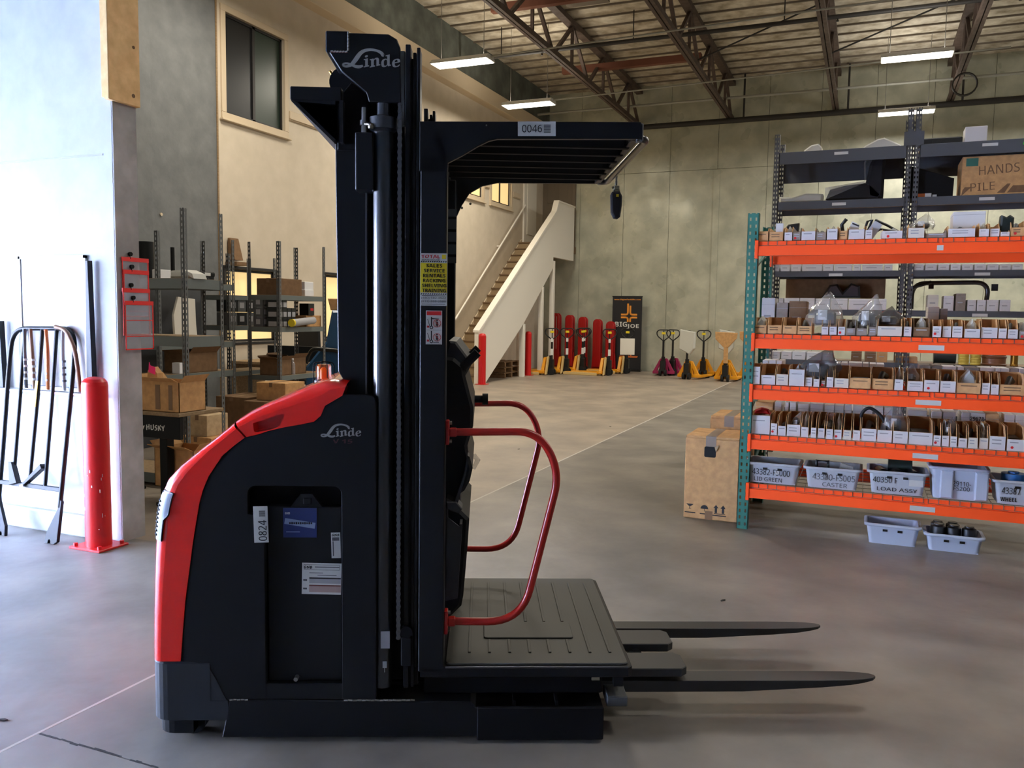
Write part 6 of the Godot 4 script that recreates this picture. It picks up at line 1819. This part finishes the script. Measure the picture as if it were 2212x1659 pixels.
func make_back() -> void:
	# red fork pairs of pallet trucks stood on end behind the jacks
	var reds := [[-8.50, 1.66], [-8.08, 1.61], [-7.67, 1.56], [-7.22, 1.50], [-6.83, 1.44]]
	for i in 5:
		var t := thing("upright_pallet_truck", ["red pallet truck stood on end with pale ribs, tallest beside the stair post", "red pallet truck stood on end, second tallest of the row", "red pallet truck stood on end in the middle of the row", "red pallet truck stood on end, second from the black banner", "red pallet truck stood on end, shortest and beside the black banner"][i], "pallet truck", V(reds[i][0], 0, -23.35), 0.0, "red pallet trucks stood on end")
		var h: float = reds[i][1]
		for z in [-.17, .0]:
			part(t, "fork", MB.new().prism([Vector2(-.12, .1), Vector2(.12, .1), Vector2(.12, h - .12)] + arc2(0, h - .12, .12, 0, 180, 7) + [Vector2(-.12, h - .12)], z - .03, z + .03, .014), M.jack_red)
		part(t, "frame", MB.new().prism([[-.17, .0], [.17, .0], [.14, .5], [-.14, .5]], -.14, -.04, .01), M.jack_red)
		for x in [-.045, .03]:
			part(t, "slot_rib", MB.new().box(x, .6, .028, x + .016, h - .1, .036), M.print_pink if i == 0 else M.jack_red)
	# row of wrapped yellow pallet jacks
	var spots := [[-7.72, -20.95, "loop"], [-7.50, -21.55, "loop"], [-7.25, -22.15, "loop"], [-7.40, -22.75, "loop"], [-6.32, -21.6, "loop"], [-6.10, -22.6, "loop"]]
	var lbl := ["yellow pallet jack in paper wrap nearest the white stair post", "yellow paper wrapped pallet jack second from the stair bollard", "yellow paper wrapped pallet jack in the middle of the row", "yellow paper wrapped pallet jack closest to the red forks", "yellow paper wrapped pallet jack with a big black wheel before the last red forks", "yellow pallet jack with a cardboard sheet beside the black banner"]
	for i in 6:
		var q: Array = spots[i]
		var j := pallet_jack(lbl[i], V(q[0], 0, q[1]), deg_to_rad(90), M.jack_yellow, true, q[2], 0.0, "yellow pallet jacks by the stairs")
		j.get_node("handle").rotation.y = -PI / 2.6
		if i == 5:
			part(j.get_node("handle"), "cardboard_sheet", MB.new().box(-.2, .05, .04, .2, .5, .05), M.box_cream)
	# the other group
	pallet_jack("magenta pallet jack with a black loop handle in front of the back wall", V(-5.02, 0, -22.3), deg_to_rad(4), M.magenta)
	pallet_jack("second magenta pallet jack, nested behind the first one", V(-4.85, 0, -22.7), deg_to_rad(-6), M.magenta)
	pallet_jack("yellow pallet jack with a plastic bag over its handle", V(-4.20, 0, -21.4), deg_to_rad(-10), M.jack_yellow, false, "bag")
	pallet_jack("yellow pallet jack with a bare loop handle between its bagged neighbours", V(-4.02, 0, -22.7), deg_to_rad(0), M.jack_yellow, false, "loop")
	pallet_jack("yellow pallet jack with a plastic bag, behind the bare handled one", V(-3.42, 0, -22.7), deg_to_rad(0), M.jack_yellow, false, "bag")
	pallet_jack("yellow pallet jack under a brown cardboard cover beside the green upright", V(-3.2, 0, -21.2), deg_to_rad(0), M.jack_yellow, false, "card")
	pallet_jack("last yellow pallet jack under a cardboard cover, half hidden by the green upright", V(-2.80, 0, -22.6), deg_to_rad(0), M.jack_yellow, false, "card")
	# banner
	var b := thing("roll_up_banner", "black roll up banner with an orange cross logo by the back wall", "banner", V(-6.40, 0, -23.6))
	part(b, "sheet", MB.new().box(-.44, .05, -.004, .44, 2.15, .0), M.banner_black)
	part(b, "base_case", MB.new().box(-.45, 0, -.08, .45, .06, .06, .01), M.part_black)
	part(b, "top_rail", MB.new().box(-.45, 2.15, -.01, .45, 2.18, .01), M.part_black)
	part(b, "pole", MB.new().rod(V(0, .05, -.05), V(0, 2.16, -.02), .012, 8), M.alu)
	letters(b, "www.BigJoeForklifts.com", .78, .05, M.banner_orange, V(0, 2.07, .001), Basis(), 600)
	var lg := MB.new()
	for q in [[1, 1, .30], [-1, 1, .36], [1, -1, .17], [-1, -1, .17]]:
		var sx: float = q[0]
		var sy: float = q[1]
		var cx := .06
		var cy := 1.60
		var path := []
		for p in rounded([V(cx + sx * .24, cy + sy * .04, 0), V(cx + sx * .035, cy + sy * .04, 0), V(cx + sx * .035, cy + sy * q[2], 0)], .07, 5):
			path.append(p)
		for i in path.size() - 1:
			var d: Vector3 = (path[i + 1] - path[i]).normalized()
			var s := V(-d.y, d.x, 0) * .026
			lg.quad(path[i] - s, path[i + 1] - s, path[i + 1] + s, path[i] + s)
	part(b, "cross_logo", lg, M.banner_orange, "orange four armed cross logo").position.z = .003
	letters(b, "BIG", .36, .14, M.paper_white, V(-.17, 1.36, .006), Basis(), 800)
	letters(b, "JOE", .36, .14, M.paper_white, V(.18, 1.30, .007), Basis(), 800)
	part(b, "forklift_print", MB.new().prism([[-.2, .45], [.35, .45], [.33, .40], [-.18, .40]], .0, .002).box(.03, .45, 0, .07, .64, .002).box(.12, .45, 0, .16, .62, .002).box(-.11, .14, 0, .0, .40, .002), M.hose_orange)
	# bollards guarding the stairs
	for q in [[-8.02, -17.2, "red bollard with a pink ribbon in front of the staircase"], [-8.2, -20.45, "red bollard beside the white stair post and the pallet jacks"]]:
		var o := thing("bollard", q[2], "bollard", V(q[0], 0, q[1]))
		part(o, "pipe", MB.new().lathe([[.085, .012], [.085, 1.10], [.075, 1.13], [.05, 1.155], [0, 1.165]], V(0, 0, 0), 22), M.bollard_red)
		part(o, "base_plate", MB.new().box(-.12, 0, -.12, .12, .012, .12), M.bollard_red)
		if q[1] > -18:
			part(o, "ribbon", MB.new().prism([[-.10, .60], [-.02, .60], [.03, .02], [.09, .0], [.06, .3], [.0, .56]], .088, .092), M.pink_ribbon)
	# loose stock stored under the stairs
	for i in 3:
		var p := thing("wooden_pallet", "worn wooden pallet stacked under the staircase", "pallet", V(-8.75, i * .14, -19.6), 0.0, "pallets under the stairs")
		for k in 5:
			part(p, "deck_board", MB.new().box(-.45 + k * .2, .11, -.5, -.35 + k * .2, .13, .5), M.cardboard_dark)
		for x in [-.42, 0, .42]:
			part(p, "runner", MB.new().box(-.45, .0, x - .04, .45, .11, x + .04), M.cardboard_dark)
	# scraps on the floor
	for q in [[-3.02, -2.11], [.52, -3.22], [-.68, -4.72], [-3.35, -11.6], [-3.75, -9.1]]:
		solo("floor_scrap", "small dark scrap of debris lying on the concrete floor", "scrap", MB.new().prism([[-.02, 0], [-.004, -.007], [.016, -.004], [.022, .006], [.002, .004], [-.012, .009]], 0, .004), M.crack_dark, V(q[0], .001, q[1]), q[0] * 3.0, "scraps on the floor").rotation.x = -PI / 2
